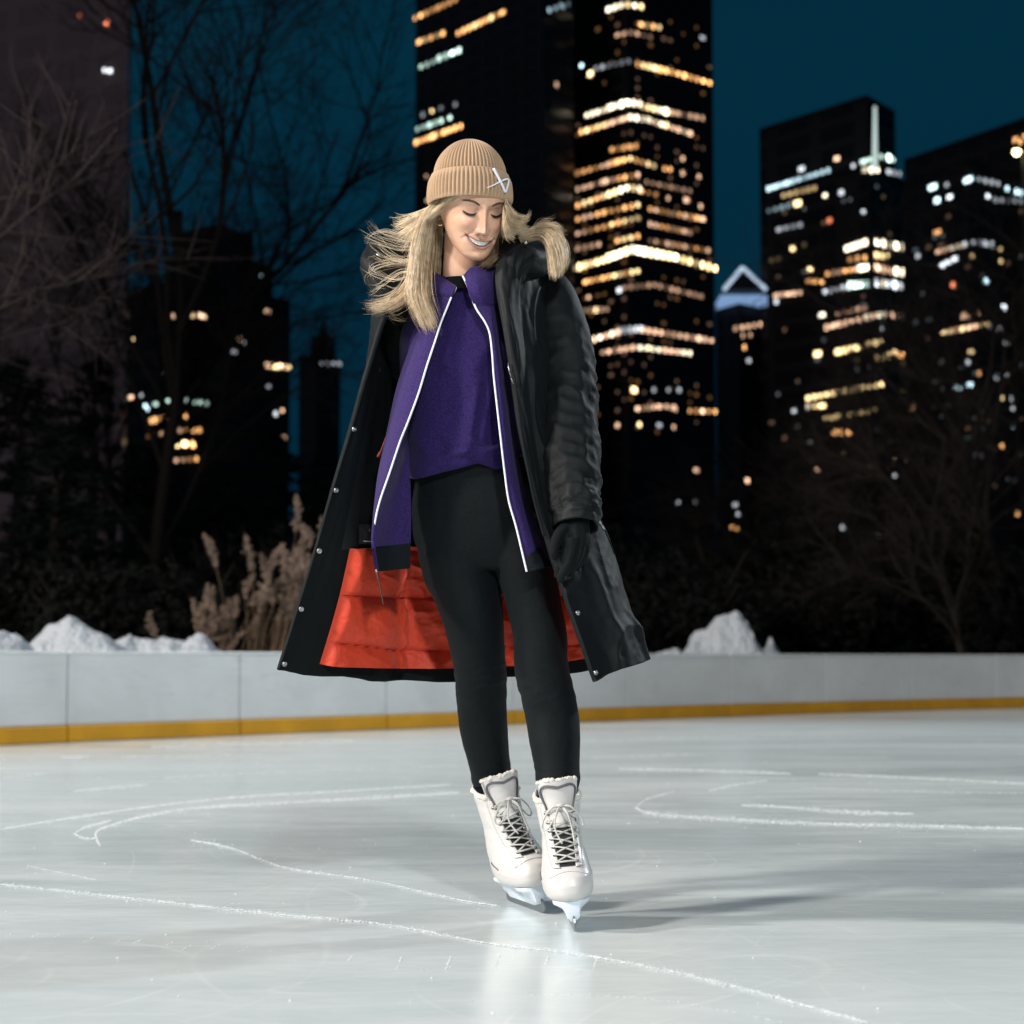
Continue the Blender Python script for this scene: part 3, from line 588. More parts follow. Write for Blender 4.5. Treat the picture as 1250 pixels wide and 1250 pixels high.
for k, (px, Y, sc, rz, lab) in enumerate(RB):
    key = 'br%d' % (k % 2); plant(key, 'bare_tree', *at(px, Y), sc, rz, lab, 'tree', gb, None if key in PRO else bare_tree(31+k, 8.5, .85, .12, 5, (7, 6, 5, 5, 4), .15), mbark, mtwig)
ge = 'dark evergreens at the left'
EV = [(20, 34, 1.0, (1.2, .9), 'dark evergreen behind the lit-tone twigs at the left edge'), (110, 38, 1.0, (1, 1.0), 'dark evergreen standing before the foot of the left tower'), (180, 42, 1.0, (1.2, .80), 'dark evergreen under the left side of the stepped tower'), (262, 45, 1.0, (1.25, .78), 'dark evergreen below the lit orange floors of the stepped tower'), (335, 48, 1.0, (1.2, .95), 'dark evergreen right of the stepped tower'), (392, 52, 1.0, (1.1, .95), 'dark evergreen hiding the foot of the spire tower'), (440, 50, 1.0, (1.3, .95), 'dark evergreen beside the open coat at the left'), (65, 28, 1, (.9, .62), 'short dark evergreen behind the peaked snow pile')]
for k, (px, Y, sc, (a, b_), lab) in enumerate(EV):
    key = 'ev%d' % (k % 2); plant(key, 'evergreen_tree', *at(px, Y), (a, a, b_), k*1.3, lab, 'tree', ge, None if key in PRO else evergreen(50+k, 6.6, 2.3), mbark, mneedle)
gs = 'dark shrubs behind the boards'
SH = [(15, 22, 1.0, 'dark shrub between the two left snow piles'), (130, 21, 1.0, 'dark shrub right of the peaked snow pile'), (205, 20.5, .9, 'dark shrub behind the low lumpy ridge of snow'), (265, 25, 1.2, 'dark shrub rising behind the left grasses'), (760, 30, 1.3, 'dark shrub close to the right side of the coat'), (830, 28, 1.2, 'dark shrub left of the ragged heap of snow'), (900, 32, 1.5, 'dark shrub behind the ragged heap of snow'), (975, 30, 1.2, 'dark shrub right of the small snow lump'), (1045, 31, 1.4, 'dark shrub near the pinkish lights above the boards'), (1120, 33, 1.5, 'dark shrub under the pair of peach windows'), (1190, 34, 1.4, 'dark shrub second from the right edge'), (1255, 31, 1.3, 'dark shrub cut by the right edge'), (690, 36, 1.6, 'dark shrub behind the left hand side of her coat'), (450, 32, 1.4, 'dark shrub behind the open red lining side of the coat')]
for k, (px, Y, sc, lab) in enumerate(SH):
    key = 'sh%d' % (k % 3); plant(key, 'shrub', *at(px, Y), sc, k*2.1, lab, 'shrub', gs, None if key in PRO else leafy(70+k, 1.9, 1.35), mbark, mshrub, 'stem', 'foliage')
# ---- plumed grasses
mplume = mat('tan_plumes', (.215, .155, .12), .9, .1, var=(9, .25)); mstalk = mat('dry_stalks', (.13, .088, .055), .85, .15, var=(5, .4))
def grass_clump(name, x, y, rad, n, hgt, label, seed, lean=.25):
    rnd = np.random.default_rng(seed); t = thing(name, (x, y, -.03), label, 'grass clump', 'plumed grasses behind the boards'); sm_, pm = MB(), MB(); pv = []; pf = []
    for k in range(n):
        a = rnd.uniform(0, 6.28); b0 = np.array([x+rad*.5*rnd.normal(), y+rad*.35*rnd.normal(), -.03]); H_ = hgt*rnd.uniform(.62, 1.04)
        d = np.array([math.cos(a)*lean*rnd.uniform(.2, 1.2)*H_+.14*H_, math.sin(a)*lean*.6*H_, 0]); top = b0+d+np.array([0, 0, H_])
        p = cr([b0, b0+d*.25+(0, 0, H_*.5), top], 6); sm_.tube(p, np.linspace(.006, .003, 6), 3, cap=False)
        for q in range(4):                                # leaf blades
            a2 = rnd.uniform(0, 6.28); l = rnd.uniform(.35, .75)*H_*.7; e = b0+np.array([math.cos(a2)*l*.55, math.sin(a2)*l*.4, l]); m_ = b0*.5+e*.5+(0, 0, .18*l)
            sm_.tube(cr([b0, m_, e, e+(math.cos(a2)*.12, 0, -.10)], 6), np.linspace(.009, .002, 6), 3, cap=False, flat=.25)
        ln = rnd.uniform(.22, .36); dr = top-p[-2]; dr /= np.linalg.norm(dr); dr[0] += rnd.normal(0, .22); bend = np.array([rnd.normal(0, .06), 0, -.04])
        for q in range(170):
            s = rnd.uniform(0, 1); c = top+dr*ln*s*1.0+bend*s*s; w_ = .029*math.sin(math.pi*min(1, s*.9+.12))**.7
            o_ = rnd.normal(0, .6, 3)*w_; e1 = (dr*.6+rnd.normal(0, .5, 3)); e1 *= rnd.uniform(.012, .028)/np.linalg.norm(e1); e2 = np.cross(e1, rnd.normal(0, 1, 3)); e2 *= .007/(np.linalg.norm(e2)+1e-9)
            i = len(pv); pv += [c+o_-e1-e2, c+o_-e1+e2, c+o_+e1]; pf.append((i, i+1, i+2))
    build('stalks', sm_, mstalk, t); pm.add(pv, pf); build('plumes', pm, mplume, t, smooth=False)
xx = lambda px, Y: tuple(at(px, Y))
grass_clump('grass_clump', *xx(375, 17.6), .42, 34, 1.75, 'tall clump of tan plumed grass touching the coat edge', 1, .2)
grass_clump('grass_clump', *xx(335, 17.2), .40, 30, 1.42, 'tan plumed grass clump just left of the tallest grass', 2, .25)
grass_clump('grass_clump', *xx(290, 17.6), .42, 16, 1.22, 'thin clump of plumed grass with few heads at mid left', 3, .3)
grass_clump('grass_clump', *xx(235, 17.4), .40, 8, 1.05, 'sparse short plumed grass nearest the snow ridge', 4, .45)
grass_clump('grass_clump', *xx(420, 18.2), .40, 26, 1.55, 'plumed grass clump mostly hidden behind the coat', 5, .2)
# ================================================================== THE SKATER
PR = thing('person', (.06, 4.5, 0), 'smiling woman in tan knit hat, open black coat and purple top on white skates', 'person')
O = ORG['person']
mskin = mat('skin', (.67, .405, .275), .42, .4, sss=.12, bump=(160, .05, .001))
def vcol(m):
    nt = m.node_tree; b = nt.nodes['Principled BSDF']; a = nt.nodes.new('ShaderNodeVertexColor'); a.layer_name = 'Col'; nt.links.new(a.outputs[0], b.inputs['Base Color'])
vcol(mskin)
# ---- head
YH = 4.5
HM = Matrix.Translation((-.0909, YH, 1.634)) @ Matrix.Rotation(R(20), 4, 'Z') @ Matrix.Rotation(R(24), 4, 'X')
HMn = np.array(HM)
def hw(p): p = np.asarray(p, float); return p @ HMn[:3, :3].T + HMn[:3, 3]
PZ = np.array([-.1175, -.1160, -.1120, -.1040, -.0920, -.0760, -.0560, -.0300, 0, .03, .052, .074, .090, .099, .101])
PA = np.array([.0010, .0120, .0240, .0345, .0450, .0545, .0625, .0685, .0715, .0735, .0660, .0520, .0350, .0100, .0010])
PF = np.array([-.066, -.0740, -.0815, -.0865, -.0880, -.0880, -.0890, -.0905, -.0920, -.0925, -.0840, -.0580, -.0350, -.0100, .004])
PB = np.array([-.064, -.0560, -.0420, -.0200, .0120, .0400, .0650, .0880, .1000, .0980, .0860, .0660, .0450, .0150, .006])
def prof(z): return np.interp(z, PZ, PA), np.interp(z, PZ, PF), np.interp(z, PZ, PB)
def smooth_prof():
    global PZ, PA, PF, PB
    zz = np.linspace(PZ[0], PZ[-1], 240); k = np.exp(-np.linspace(-2, 2, 13)**2); k /= k.sum(); out = []
    for a in (PA, PF, PB):
        y = np.interp(zz, PZ, a); yp = np.pad(y, 6, mode='edge'); yp[:6] = 2*y[0]-y[6:0:-1]; yp[-6:] = 2*y[-1]-y[-2:-8:-1]; out.append(np.convolve(yp, k, 'valid'))
    PZ = zz; PA, PF, PB = out; PA = np.maximum(PA, .0005)
smooth_prof()
def gs(x, z, cx, cz, sx, sz): return np.exp(-((x-cx)/sx)**2-((z-cz)/sz)**2)
MXC = .0350
def mouth_edges(x):
    q = np.clip(np.abs(x)/MXC, 0, 1); tl = -.12*x; return -.0685+.0100*q**2+tl, -.0798+.0210*q**2.0+tl
def feat(x, z):
    ax = np.abs(x); d = 0
    d = d-.0105*gs(ax, z, .031, .001, .0155, .0125)-.006*gs(ax, z, .0145, .001, .006, .010)
    d = d+.0085*gs(ax, z, .0315, -.0005, .0125, .0095)                         # closed lid over the eyeball
    d = d+.0030*gs(ax, z, .029, .0195, .019, .0065)+.002*gs(x, z, 0, .022, .012, .01)
    A = np.interp(z, [-.062, -.0560, -.0520, -.0480, -.0435, -.0380, -.028, -.014, 0, .010, .022], [0, .0010, .0060, .0185, .0255, .0245, .0185, .0130, .0085, .0055, 0])
    sx_ = np.interp(z, [-.05, -.038, -.02, 0, .02], [.0085, .0088, .0068, .0062, .009]); d = d+A*np.exp(-np.abs(x/sx_)**2.2)
    d = d+.0105*gs(ax, z, .0128, -.0450, .0056, .0058)-.003*gs(ax, z, .0190, -.043, .004, .008)
    d = d-.0055*gs(ax, z, .0068, -.0525, .0040, .0022)                          # nostril
    d = d+.0095*gs(ax, z, .0395, -.0300, .0170, .0150)+.003*gs(ax, z, .052, -.02, .016, .018)
    s = np.clip((-.044-z)/.022, 0, 1); lx = .0190+.0190*s; d = d-.0032*np.exp(-((ax-lx)/.0045)**2)*sm(-.040, -.048, z)*sm(-.076, -.066, z)
    zu, zl = mouth_edges(x); inm = sm(MXC+.001, MXC-.004, ax)
    d = d+.0030*gs(ax, z, 0, -.070, .028, .014)                                 # muzzle
    d = d+.0022*np.exp(-((z-(zu+.0026))/.0024)**2)*inm*(1-.25*np.exp(-(x/.003)**2))
    d = d+.0036*np.exp(-((z-(zl-.0036))/.0036)**2)*sm(MXC, .008, ax)
    hole = sm(zu+.0004, zu-.0010, z)*sm(zl-.0004, zl+.0010, z)*(ax < MXC); d = d-.014*hole
    d = d-.0016*gs(ax, z+.12*x, .0385, -.0600, .0060, .0065)
    d = d-.0030*gs(x, z, 0, -.0925, .016, .0045)+.0055*gs(x, z, 0, -.104, .0150, .0100)-.0018*gs(x, z, 0, -.0600, .003, .0050)
    d = d-.003*gs(ax, z, .053, -.062, .012, .022)
    return d, hole
def head_pt(x, z, off=0):
    """surface point on the front of the face at local x, z"""
    a, yf, yb = prof(z); yc = yf+.52*(yb-yf); s = np.clip(np.abs(x)/a, 0, .999); n = 2.25
    c = (1-s**n)**(1/n); d, _ = feat(x, z); return np.stack([x, yc-(yc-yf)*c-d-off, z+0*x], -1)
NZ, NT = 300, 300
zs = np.concatenate([np.linspace(-.1172, .04, 238), np.linspace(.04, .1008, 63)[1:]]); s = np.linspace(0, 1, NT, endpoint=False); tt = 2*math.pi*s-.62*np.sin(2*math.pi*s)
zz, ta = np.meshgrid(zs, tt, indexing='ij'); a, yf, yb = prof(zz); yc = yf+.52*(yb-yf); ct, st = np.cos(ta), np.sin(ta)
n = np.where(ct > 0, 2.25, 2.0); k = (np.abs(ct)**n+np.abs(st)**n)**(-1/n)
x = a*st*k; y = yc+np.where(ct > 0, -(yc-yf), (yb-yc))*ct*k
y = np.where(ct > 0, yc-(yc-yf)*ct*k, yc-(yb-yc)*ct*k)
d, hole = feat(x, zz); mk = sm(0, .25, ct); y = y-d*mk
# ears
for sg in (-1, 1):
    e = np.exp(-((zz+.012)/.022)**2-((y-.012)/.013)**2)*(sg*st > 0); x = x+sg*.012*e*(np.abs(st) > .6)
hp = hw(np.stack([x, y, zz], -1).reshape(-1, 3)).reshape(NZ, NT, 3)
skin = np.array([.67, .405, .275]); col = np.ones((NZ, NT, 3))*skin
def blend(col, w, c): return col*(1-w[..., None])+np.array(c)*w[..., None]
fr = (ct > 0)*1.0; ax = np.abs(x)
col = blend(col, .30*gs(ax, zz, .042, -.030, .017, .014)*fr, (.66, .30, .25))
col = blend(col, .70*gs(ax, zz, .0315, .003, .016, .0085)*fr, (.30, .165, .125))
zu, zl = mouth_edges(x); lip = np.clip(sm(zu+.0050, zu+.0036, zz)*sm(zl-.0076, zl-.0058, zz)*sm(MXC+.0035, MXC-.001, ax), 0, 1)*fr
col = blend(col, lip*.75, (.38, .165, .14)); col = blend(col, hole*fr, (.05, .012, .012))
col = blend(col, .5*gs(ax, zz, .0068, -.0530, .0032, .0018)*fr, (.15, .06, .05))
bm = MB(); bm.grid(hp, True); base = 0
bm.f.append(tuple(range(NT))[::-1]); bm.m.append(0); bm.f.append(tuple((NZ-1)*NT+i for i in range(NT))); bm.m.append(0)
mot = 1+.07*fbm(x*70, zz*70, 5, 4)+.05*fbm(x*260, zz*260, 8, 2); col = col*mot[..., None]*np.array([1, 1, 1]); col = blend(col, .16*np.clip(fbm(x*40+3, zz*40, 15, 3), 0, 1)*fr, (.62, .26, .20)); col = blend(col, .25*gs(x, zz, 0, -.036, .012, .012)*fr, (.66, .30, .25))
hcols = col.reshape(-1, 3)
# ---- neck, torso, arms, legs: one skin under the clothes
def ring(c, rx, ry, n=28, ang=0, ex=2.0):
    t = np.linspace(0, 2*math.pi, n, endpoint=False); cx, sx = np.cos(t), np.sin(t); k = (np.abs(cx)**ex+np.abs(sx)**ex)**(-1/ex)
    return np.stack([c[0]+rx*cx*k, c[1]+ry*sx*k, c[2]+0*t], -1)
def pring(px, py, hwpx, d, ry, **kw): return ring(P(px, py, d), hwpx*(YT+d)/F, ry, **kw)
def limb(mb, rows, nv=40, **kw):
    g = np.array([pring(*r, **kw) for r in rows]); k, n, _ = g.shape; mb.rings(cr(g.reshape(k, -1), nv).reshape(nv, n, 3)[::-1])
tb = MB()
nk = [hw((0, .030, -.02)), hw((0, .030, -.075)), P(566, 338, -.04), P(566, 362, 0)]
tb.tube(cr(nk, 20), np.interp(np.linspace(0, 1, 20), [0, .5, .8, 1], [.048, .048, .052, .075]), 28)
limb(tb, [(566, 352, 32, .0, .05), (567, 375, 54, .01, .07), (568, 420, 68, .0, .09), (568, 480, 66, .0, .10), (572, 540, 64, .0, .095), (580, 590, 74, .01, .10), (592, 640, 74, .02, .098), (594, 680, 70, .02, .085)])
LEGR = [(555, 632, 50, .01, .100), (562, 703, 45.5, .02, .098), (572, 735, 41, .02, .092), (580, 775, 36, .03, .082), (587, 829, 30.5, .055, .066), (589, 874, 30, .10, .064), (592, 904, 28.5, .115, .062), (600, 945, 24.5, .12, .050), (603.5, 966, 22, .12, .046), (607, 984, 19, .118, .042)]
LEGL = [(632, 632, 48, .01, .100), (644, 703, 36, -.01, .098), (658, 770, 33.5, -.04, .085), (661, 815, 32.5, -.075, .070), (669, 850, 33, -.10, .066), (674, 876, 33, -.105, .066), (678, 915, 30, -.13, .062), (681, 951, 25, -.16, .050), (681.5, 970, 22, -.165, .046), (682, 988, 20, -.165, .043)]
sh = lambda rows, f: [(a, b, c*f, d, e*f) for a, b, c, d, e in rows]
limb(tb, sh(LEGR, .88)); limb(tb, sh(LEGL, .88))
ARML = [P(672, 372, .01), P(688, 420, -.02), P(694, 480, -.06), P(694, 545, -.12), P(699, 600, -.17), P(701, 650, -.20)]
ARMR = [P(500, 385, .07), P(488, 430, .16), P(478, 500, .21), P(470, 560, .22), P(462, 620, .20), P(456, 655, .17)]
for A in (ARML, ARMR): tb.tube(cr(A, 24), np.linspace(.042, .028, 24), 14)
v, f, nr = voxel(tb, .007, 6)
bm.add(v, f); body = build('body', bm, mskin, PR)
ca = body.data.color_attributes.new('Col', 'FLOAT_COLOR', 'POINT')
cc = np.ones((len(body.data.vertices), 4)); cc[:, :3] = skin; cc[:len(hcols), :3] = hcols; ca.data.foreach_set('color', cc.ravel())
# teeth, lashes, brows
mteeth = mat('teeth', (.92, .89, .84), .25, .5); mlash = mat('lashes', (.015, .010, .008), .7); mbrow = mat('brow_hair', (.085, .046, .028), .8); mgold = mat('gold', (.8, .55, .2), .25, metal=1)
xs = np.linspace(-.0315, .0315, 61); g = []
for q in np.linspace(0, 1, 9):
    zu, zl = mouth_edges(xs); top_ = zu+.0015; bot = zu-.0088*(1-.60*(np.abs(xs)/.0300)**2); z_ = top_+(bot-top_)*q
    a, yf, yb = prof(-.071+0*xs); yc = yf+.52*(yb-yf); s_ = np.abs(xs)/a; y_ = yc-(yc-yf)*(1-s_**2.25)**(1/2.25)+.0010+np.where(np.abs(((xs/.0078)+.5) % 1-.5) > .46, .0012, 0)+.010*(np.abs(xs)/.0300)**3
    g.append(hw(np.stack([xs, y_, z_], -1)))
build('teeth', MB().grid(np.array(g), flip=True), mteeth, PR)
for sg in (-1, 1):
    mb = MB(); xs = np.linspace(.0175, .0465, 20); u = np.linspace(-1, 1, 20); zl_ = -.0035-.0052*(1-u**2)+.0006*u
    p = head_pt(sg*xs, zl_, .0007); mb.tube(hw(p), .0008+.0017*(1-np.abs(u)**3), 6)
    for i in range(2, 20):
        b_ = p[i]; e = b_+np.array([sg*.0016*(u[i]+.3), -.0045, -.0042]); mb.tube(hw([b_, (b_+e)/2+(0, -.0012, -.0006), e]), [.0007, .0005, .0001], 4)
    build('eyelashes', mb, mlash, PR)
    mb = MB(); u = np.linspace(0, 1, 22); xs = .0150+.0350*u; zb = .0150+.0085*np.sin(np.clip(u*1.02, 0, 1)**.85*math.pi*.72)-.001*u
    p = head_pt(sg*xs, zb, .0006); 
    rr = np.interp(u, [0, .12, .5, .8, 1], [.0014, .0026, .0026, .0017, .0004]); mb.tube(hw(p), rr, 6)
    for k in range(70):
        q = random.random(); i = min(int(q*21), 20); b_ = p[i]+(p[i+1]-p[i])*random.random()+np.array([0, -.0004, random.uniform(-1, 1)*rr[i]]); e = b_+np.array([sg*.0040, .0002+.0010*q, .0022*(1-1.5*q)]); mb.tube(hw([b_, e]), [.0005, .0001], 3, cap=False)
    build('eyebrow', mb, mbrow, PR)
ec = P(537, 271, -.10); ang = np.linspace(0, 2*math.pi, 24); build('earring', MB().tube([(ec[0]+.008*math.cos(t), ec[1]+.004*math.sin(t), ec[2]+.009*math.sin(t)) for t in ang], .0010, 6), mgold, PR)
# ---- knit hat (axis upright)
mhat = mat('tan_knit', (.42, .28, .175), .95, .15, sheen=.2, bump=(900, .25, .0008), var=(30, .05))
hc = W(573.5, 245, 4.492); HR = .0985
def hat_surface(zr, NA=1040, ribs=60, r=HR, amp=.0020, ph=0, sq=.96):
    t = np.linspace(0, 2*math.pi, NA, endpoint=False); rows_ = []
    for z, rr, aa in zr:
        rb = np.abs(np.sin(t*ribs/2+ph))**.8
        rad = rr*(1+0*t)+aa*(rb-.72)
        rows_.append(np.stack([hc[0]+rad*np.cos(t)*sq, hc[1]+rad*np.sin(t), z+0*t], -1))
    return np.array(rows_)
zb = W(573, 238, 4.395)[2]; zt = W(573, 202, 4.395)[2]; ztop = W(573, 167.5, 4.47)[2]
cuff = [(zb+.010, HR-.007, .0006), (zb+.001, HR-.004, .0012), (zb-.001, HR, .0016), (zb+.003, HR+.0030, .002), (zb+.012, HR+.0045, .0060), (zb+.03, HR+.0040, .0060), (zb+.05, HR+.0015, .0056), (zt-.006, HR-.0030, .002), (zt-.001, HR-.0050, .0018), (zt+.001, HR-.0075, .0012), (zt-.004, HR-.012, .0008)]
hh = ztop-zt; crown_ = [(zt-.03, .082, .0024), (zt-.002, .0870, .0054), (zt+.10*hh, .0865, .0058), (zt+.28*hh, .0825, .0056), (zt+.46*hh, .0755, .0052), (zt+.64*hh, .0640, .0046), (zt+.80*hh, .0490, .0034), (zt+.91*hh, .0330, .0022), (zt+.975*hh, .0160, .0010), (zt+hh, .0008, 0)]
def dense(zr, n):
    return [tuple(q) for q in cr(np.array(zr), n)]
hat = build('knit_hat', MB().rings(hat_surface(dense(crown_, 40), 900, 58)), mhat, PR)
mb = MB(); gc = hat_surface(dense(cuff, 40)); mb.grid(gc, True); cuffo = build('cuff', mb, mhat, hat)
mlogo = mat('white_embroidery', (.82, .87, .95), .6, sheen=.2, bump=(1200, .3, .0006))
def on_cuff(px, py, off=.0022):
    r = ray(px, py); a = r[0]**2/.96**2+r[1]**2; ox, oy = -hc[0], -hc[1]; rad = HR+.0052+off
    bq = 2*(r[0]*ox/.96**2+r[1]*oy); cq = ox*ox/.96**2+oy*oy-rad*rad; t = (-bq-math.sqrt(max(0, bq*bq-4*a*cq)))/(2*a); return CAM+r*t
mb = MB()
def stroke(pl, w_):
    p = np.array([on_cuff(*q) for q in cr(np.array(pl, float), 14)]); mb.tube(p, np.interp(np.linspace(0, 1, 14), np.linspace(0, 1, len(w_)), w_)*.00118, 8)
stroke([(602.4, 205.5), (607, 214), (612.5, 225), (616.8, 235)], [2.6, 2.4, 2.6, 2.0])
stroke([(594, 229.5), (603, 225.8), (612, 221), (619, 218.5), (621, 220), (620, 226), (617.2, 235)], [.5, 1.1, 1.5, 1.5, 1.5, 1.8, 1.8])
build('stitched_logo', mb, mlogo, hat)
# ---- hair
mhair = mat('blond_hair', (.64, .475, .30), .38, .5, var=(60, .35)); mhair2 = mat('blond_hair_light', (.86, .71, .50), .38, .45, var=(60, .25)); mhair3 = mat('blond_hair_root', (.44, .31, .18), .45, .4, var=(60, .35))
hb = MB(); rnd = np.random.default_rng(5)
def strands(ga, gb, n, r=.0008, jit=.004, frizz=.004, spread=1.0, mats=(0, 0, 1, 1, 2), endcut=.25, m=13, extra_d=.0):
    A = cr(np.array([P(x_, y_, d_-.10) for x_, y_, d_ in ga]), m); B = cr(np.array([P(x_, y_, d_-.10) for x_, y_, d_ in gb]), m); u = np.linspace(0, 1, m)
    clumps = rnd.uniform(0, 1, max(3, n//14))
    for k in range(int(n*2.6)):
        w_ = clumps[rnd.integers(len(clumps))]+rnd.normal(0, .055); w_ = w_ if rnd.uniform() < .75 else rnd.uniform(-.08, 1.08)
        p = A*(1-w_)+B*w_; dy = rnd.normal(0, 1)*.012
        off = rnd.normal(0, jit, 3); ph = rnd.uniform(0, 6.28, 3); fq = rnd.uniform(2, 6, 3)
        p = p+off*(.3+u[:, None])+np.stack([np.sin(u*fq[i]+ph[i])*frizz*u**1.3 for i in range(3)], -1); p[:, 1] += dy
        e = 1-rnd.uniform(0, endcut)*rnd.uniform(); p = cr(p, t=np.linspace(0, (m-1)*e, m))
        rr = .50*r*rnd.uniform(.6, 1.3)*np.interp(u, [0, .1, .7, 1], [.9, 1, .85, .15])
        hb.tube(p, rr, 3, m=mats[rnd.integers(len(mats))], cap=False)
# main fall on the left of the face
strands([(538, 243, .0), (517, 268, -.01), (507, 300, .0), (503, 335, -.02), (502, 366, -.05), (521, 405, -.06)], [(541, 249, .02), (530, 275, .04), (526, 305, .05), (522, 340, .0), (524, 372, -.05), (536, 403, -.05)], 600, .0010, .0045, .006, endcut=.75)
strands([(531, 247, .02), (512, 270, .02), (504, 300, .03), (500, 330, .02), (488, 356, .0), (462, 371, -.02), (444, 371, -.02)], [(536, 250, .02), (524, 275, .03), (516, 310, .03), (510, 340, .02), (500, 362, .0), (480, 376, -.03), (455, 377, -.03)], 170, .0009, .005, .007, endcut=.5)
strands([(536, 247, .0), (526, 262, .03), (528, 290, .06), (525, 330, .05), (520, 360, .03)], [(541, 250, .03), (540, 268, .06), (538, 300, .09), (536, 330, .09), (533, 352, .06)], 180, .0010, .003, .002, mats=(2, 2, 0))
# swept back from the temple and blown outward
strands([(560, 243, -.07), (548, 247, -.05), (530, 256, -.01), (506, 266, .01), (488, 273, .01), (479, 276, .01)], [(545, 245, -.03), (536, 255, -.02), (522, 272, .0), (506, 288, .01), (500, 300, .02), (494, 312, .02)], 130, .0009, .0045, .006, mats=(0, 1, 1, 1), endcut=.6)
strands([(535, 249, .0), (515, 256, .0), (500, 263, .01), (490, 264, .02), (481, 261, .02)], [(533, 252, .0), (516, 262, .0), (500, 270, .01), (488, 276, .02), (480, 274, .02)], 36, .0008, .004, .007, mats=(0, 1, 1), endcut=.5)
for q in ([(515, 292), (498, 294), (480, 290), (462, 283), (451, 269)], [(510, 300), (490, 302), (470, 297), (450, 290), (441, 287)], [(508, 310), (490, 315), (472, 308), (460, 298), (452, 293)], [(506, 322), (485, 320), (462, 324), (452, 333), (458, 345)], [(504, 335), (482, 340), (466, 335), (455, 328), (453, 322)], [(503, 345), (480, 352), (464, 348), (455, 352), (449, 356)], [(508, 350), (488, 366), (474, 378), (486, 388), (500, 385)], [(505, 282), (488, 284), (472, 281), (455, 286), (446, 297)], [(502, 330), (488, 332), (470, 345), (460, 352), (452, 350)], [(500, 315), (480, 312), (466, 316), (456, 312), (450, 315)]):
    ga = [(a, b_, .0) for a, b_ in q]; gb = [(a+1, b_+5-1.0*i, .03) for i, (a, b_) in enumerate(q)]; strands(ga, gb, 5, .0006, .005, .009, mats=(0, 1, 1), endcut=.6)
# right side: tuft by the cheek and lock over the hood
strands([(617, 247, -.03), (622, 256, -.04), (631, 266, -.03), (641, 268, -.02), (645, 262, -.02)], [(615, 255, -.05), (615, 268, -.07), (616, 280, -.07), (620, 288, -.06), (626, 292, -.05)], 230, .0009, .003, .004, mats=(0, 1, 0, 2))
strands([(619, 250, -.02), (626, 262, -.02), (636, 275, .0), (648, 278, .0)], [(617, 252, -.03), (622, 270, -.03), (634, 283, -.02), (644, 287, -.02)], 90, .0008, .003, .005, mats=(0, 1))
strands([(632, 292, .04), (648, 281, .03), (662, 277, .02), (678, 282, .0), (689, 302, -.02), (690, 322, -.03), (684, 334, -.03)], [(636, 297, .03), (650, 291, .02), (662, 292, .0), (670, 304, -.03), (673, 320, -.04), (675, 333, -.05), (676, 338, -.05)], 380, .0009, .0030, .006, endcut=.5)
strands([(640, 290, .03), (652, 280, .03), (660, 274, .02), (668, 272, .0), (674, 270, .0)], [(650, 284, .02), (664, 278, .0), (678, 276, -.02), (685, 283, -.02), (688, 280, -.02)], 60, .0006, .004, .006, mats=(0, 1), endcut=.5)
strands([(606, 262, .03), (606, 290, .04), (600, 312, .03), (592, 322, .0), (586, 326, -.03)], [(614, 255, .03), (618, 285, .04), (614, 308, .03), (606, 318, .01), (598, 324, -.02)], 130, .001, .003, .002, mats=(2, 2, 0))
build('hair', hb, [mhair, mhair2, mhair3], PR)
# ---- shirt
mshirt = mat('purple_knit', (.023, .013, .080), .9, .12, sheen=.06, bump=(420, .5, .0016), var=(260, .42)); mjack = mat('purple_fleece', (.033, .019, .100), .9, .12, sheen=.06, bump=(420, .5, .0016), var=(260, .36))
mrib = mat('black_rib', (.006, .009, .011), .9, .2, bump=(500, .4, .001)); mblk = mat('black_legging', (.0036, .0058, .0070), .70, .11, sheen=.02, bump=(900, .25, .0006), var=(240, .35))
rows_ = [(566, 340, 29, -.03, .05), (566, 352, 36, -.02, .062), (567, 372, 62, -.005, .098), (567, 405, 78, .0, .122), (567, 440, 80, .0, .138), (567, 490, 76, .0, .132), (568, 540, 72, .0, .128), (566, 566, 69, .0, .126), (564, 578, 66, .0, .120), (564, 582, 62, .0, .112), (565, 576, 60, .0, .106)]
g = np.array([pring(*r, n=180, ex=2.2) for r in rows_]); nv = 150; g = cr(g.reshape(len(rows_), -1), nv).reshape(nv, 180, 3)
U = np.linspace(0, 2*math.pi, 180, endpoint=False)[None, :]; V = np.linspace(0, 1, nv)[:, None]
X = g[..., 0]; Z = g[..., 2]; nx, ny = np.cos(U)+0*V, np.sin(U)+0*V; fro = sm(.1, -.5, ny)
pxg = 625+X/YT*F; pyg = 805-(Z-HC)/YT*F*1.0
def fold(cx0, cy0, cx1, cy1, wd, amp):
    dx, dy = cx1-cx0, cy1-cy0; L2 = dx*dx+dy*dy; t = np.clip(((pxg-cx0)*dx+(pyg-cy0)*dy)/L2, 0, 1); dd = np.hypot(pxg-cx0-t*dx, pyg-cy0-t*dy); return amp*np.exp(-(dd/wd)**2)*np.sin(math.pi*np.clip(t*.96+.02, 0, 1))**.5
dsp = fold(584, 470, 572, 560, 6, .014)+fold(572, 545, 590, 566, 6, .010)+fold(545, 560, 575, 566, 5, .010)+fold(600, 480, 588, 550, 7, .008)+fold(535, 380, 520, 470, 8, .006)+fold(560, 380, 545, 470, 9, .007)-fold(530, 540, 560, 572, 7, .010)-fold(560, 470, 556, 550, 8, .006)+fold(600, 420, 570, 480, 8, .006)+fold(510, 540, 545, 575, 6, .008)+fold(588, 568, 612, 552, 5, .009)-fold(598, 500, 602, 565, 6, .006)+fold(540, 440, 560, 465, 9, .005)
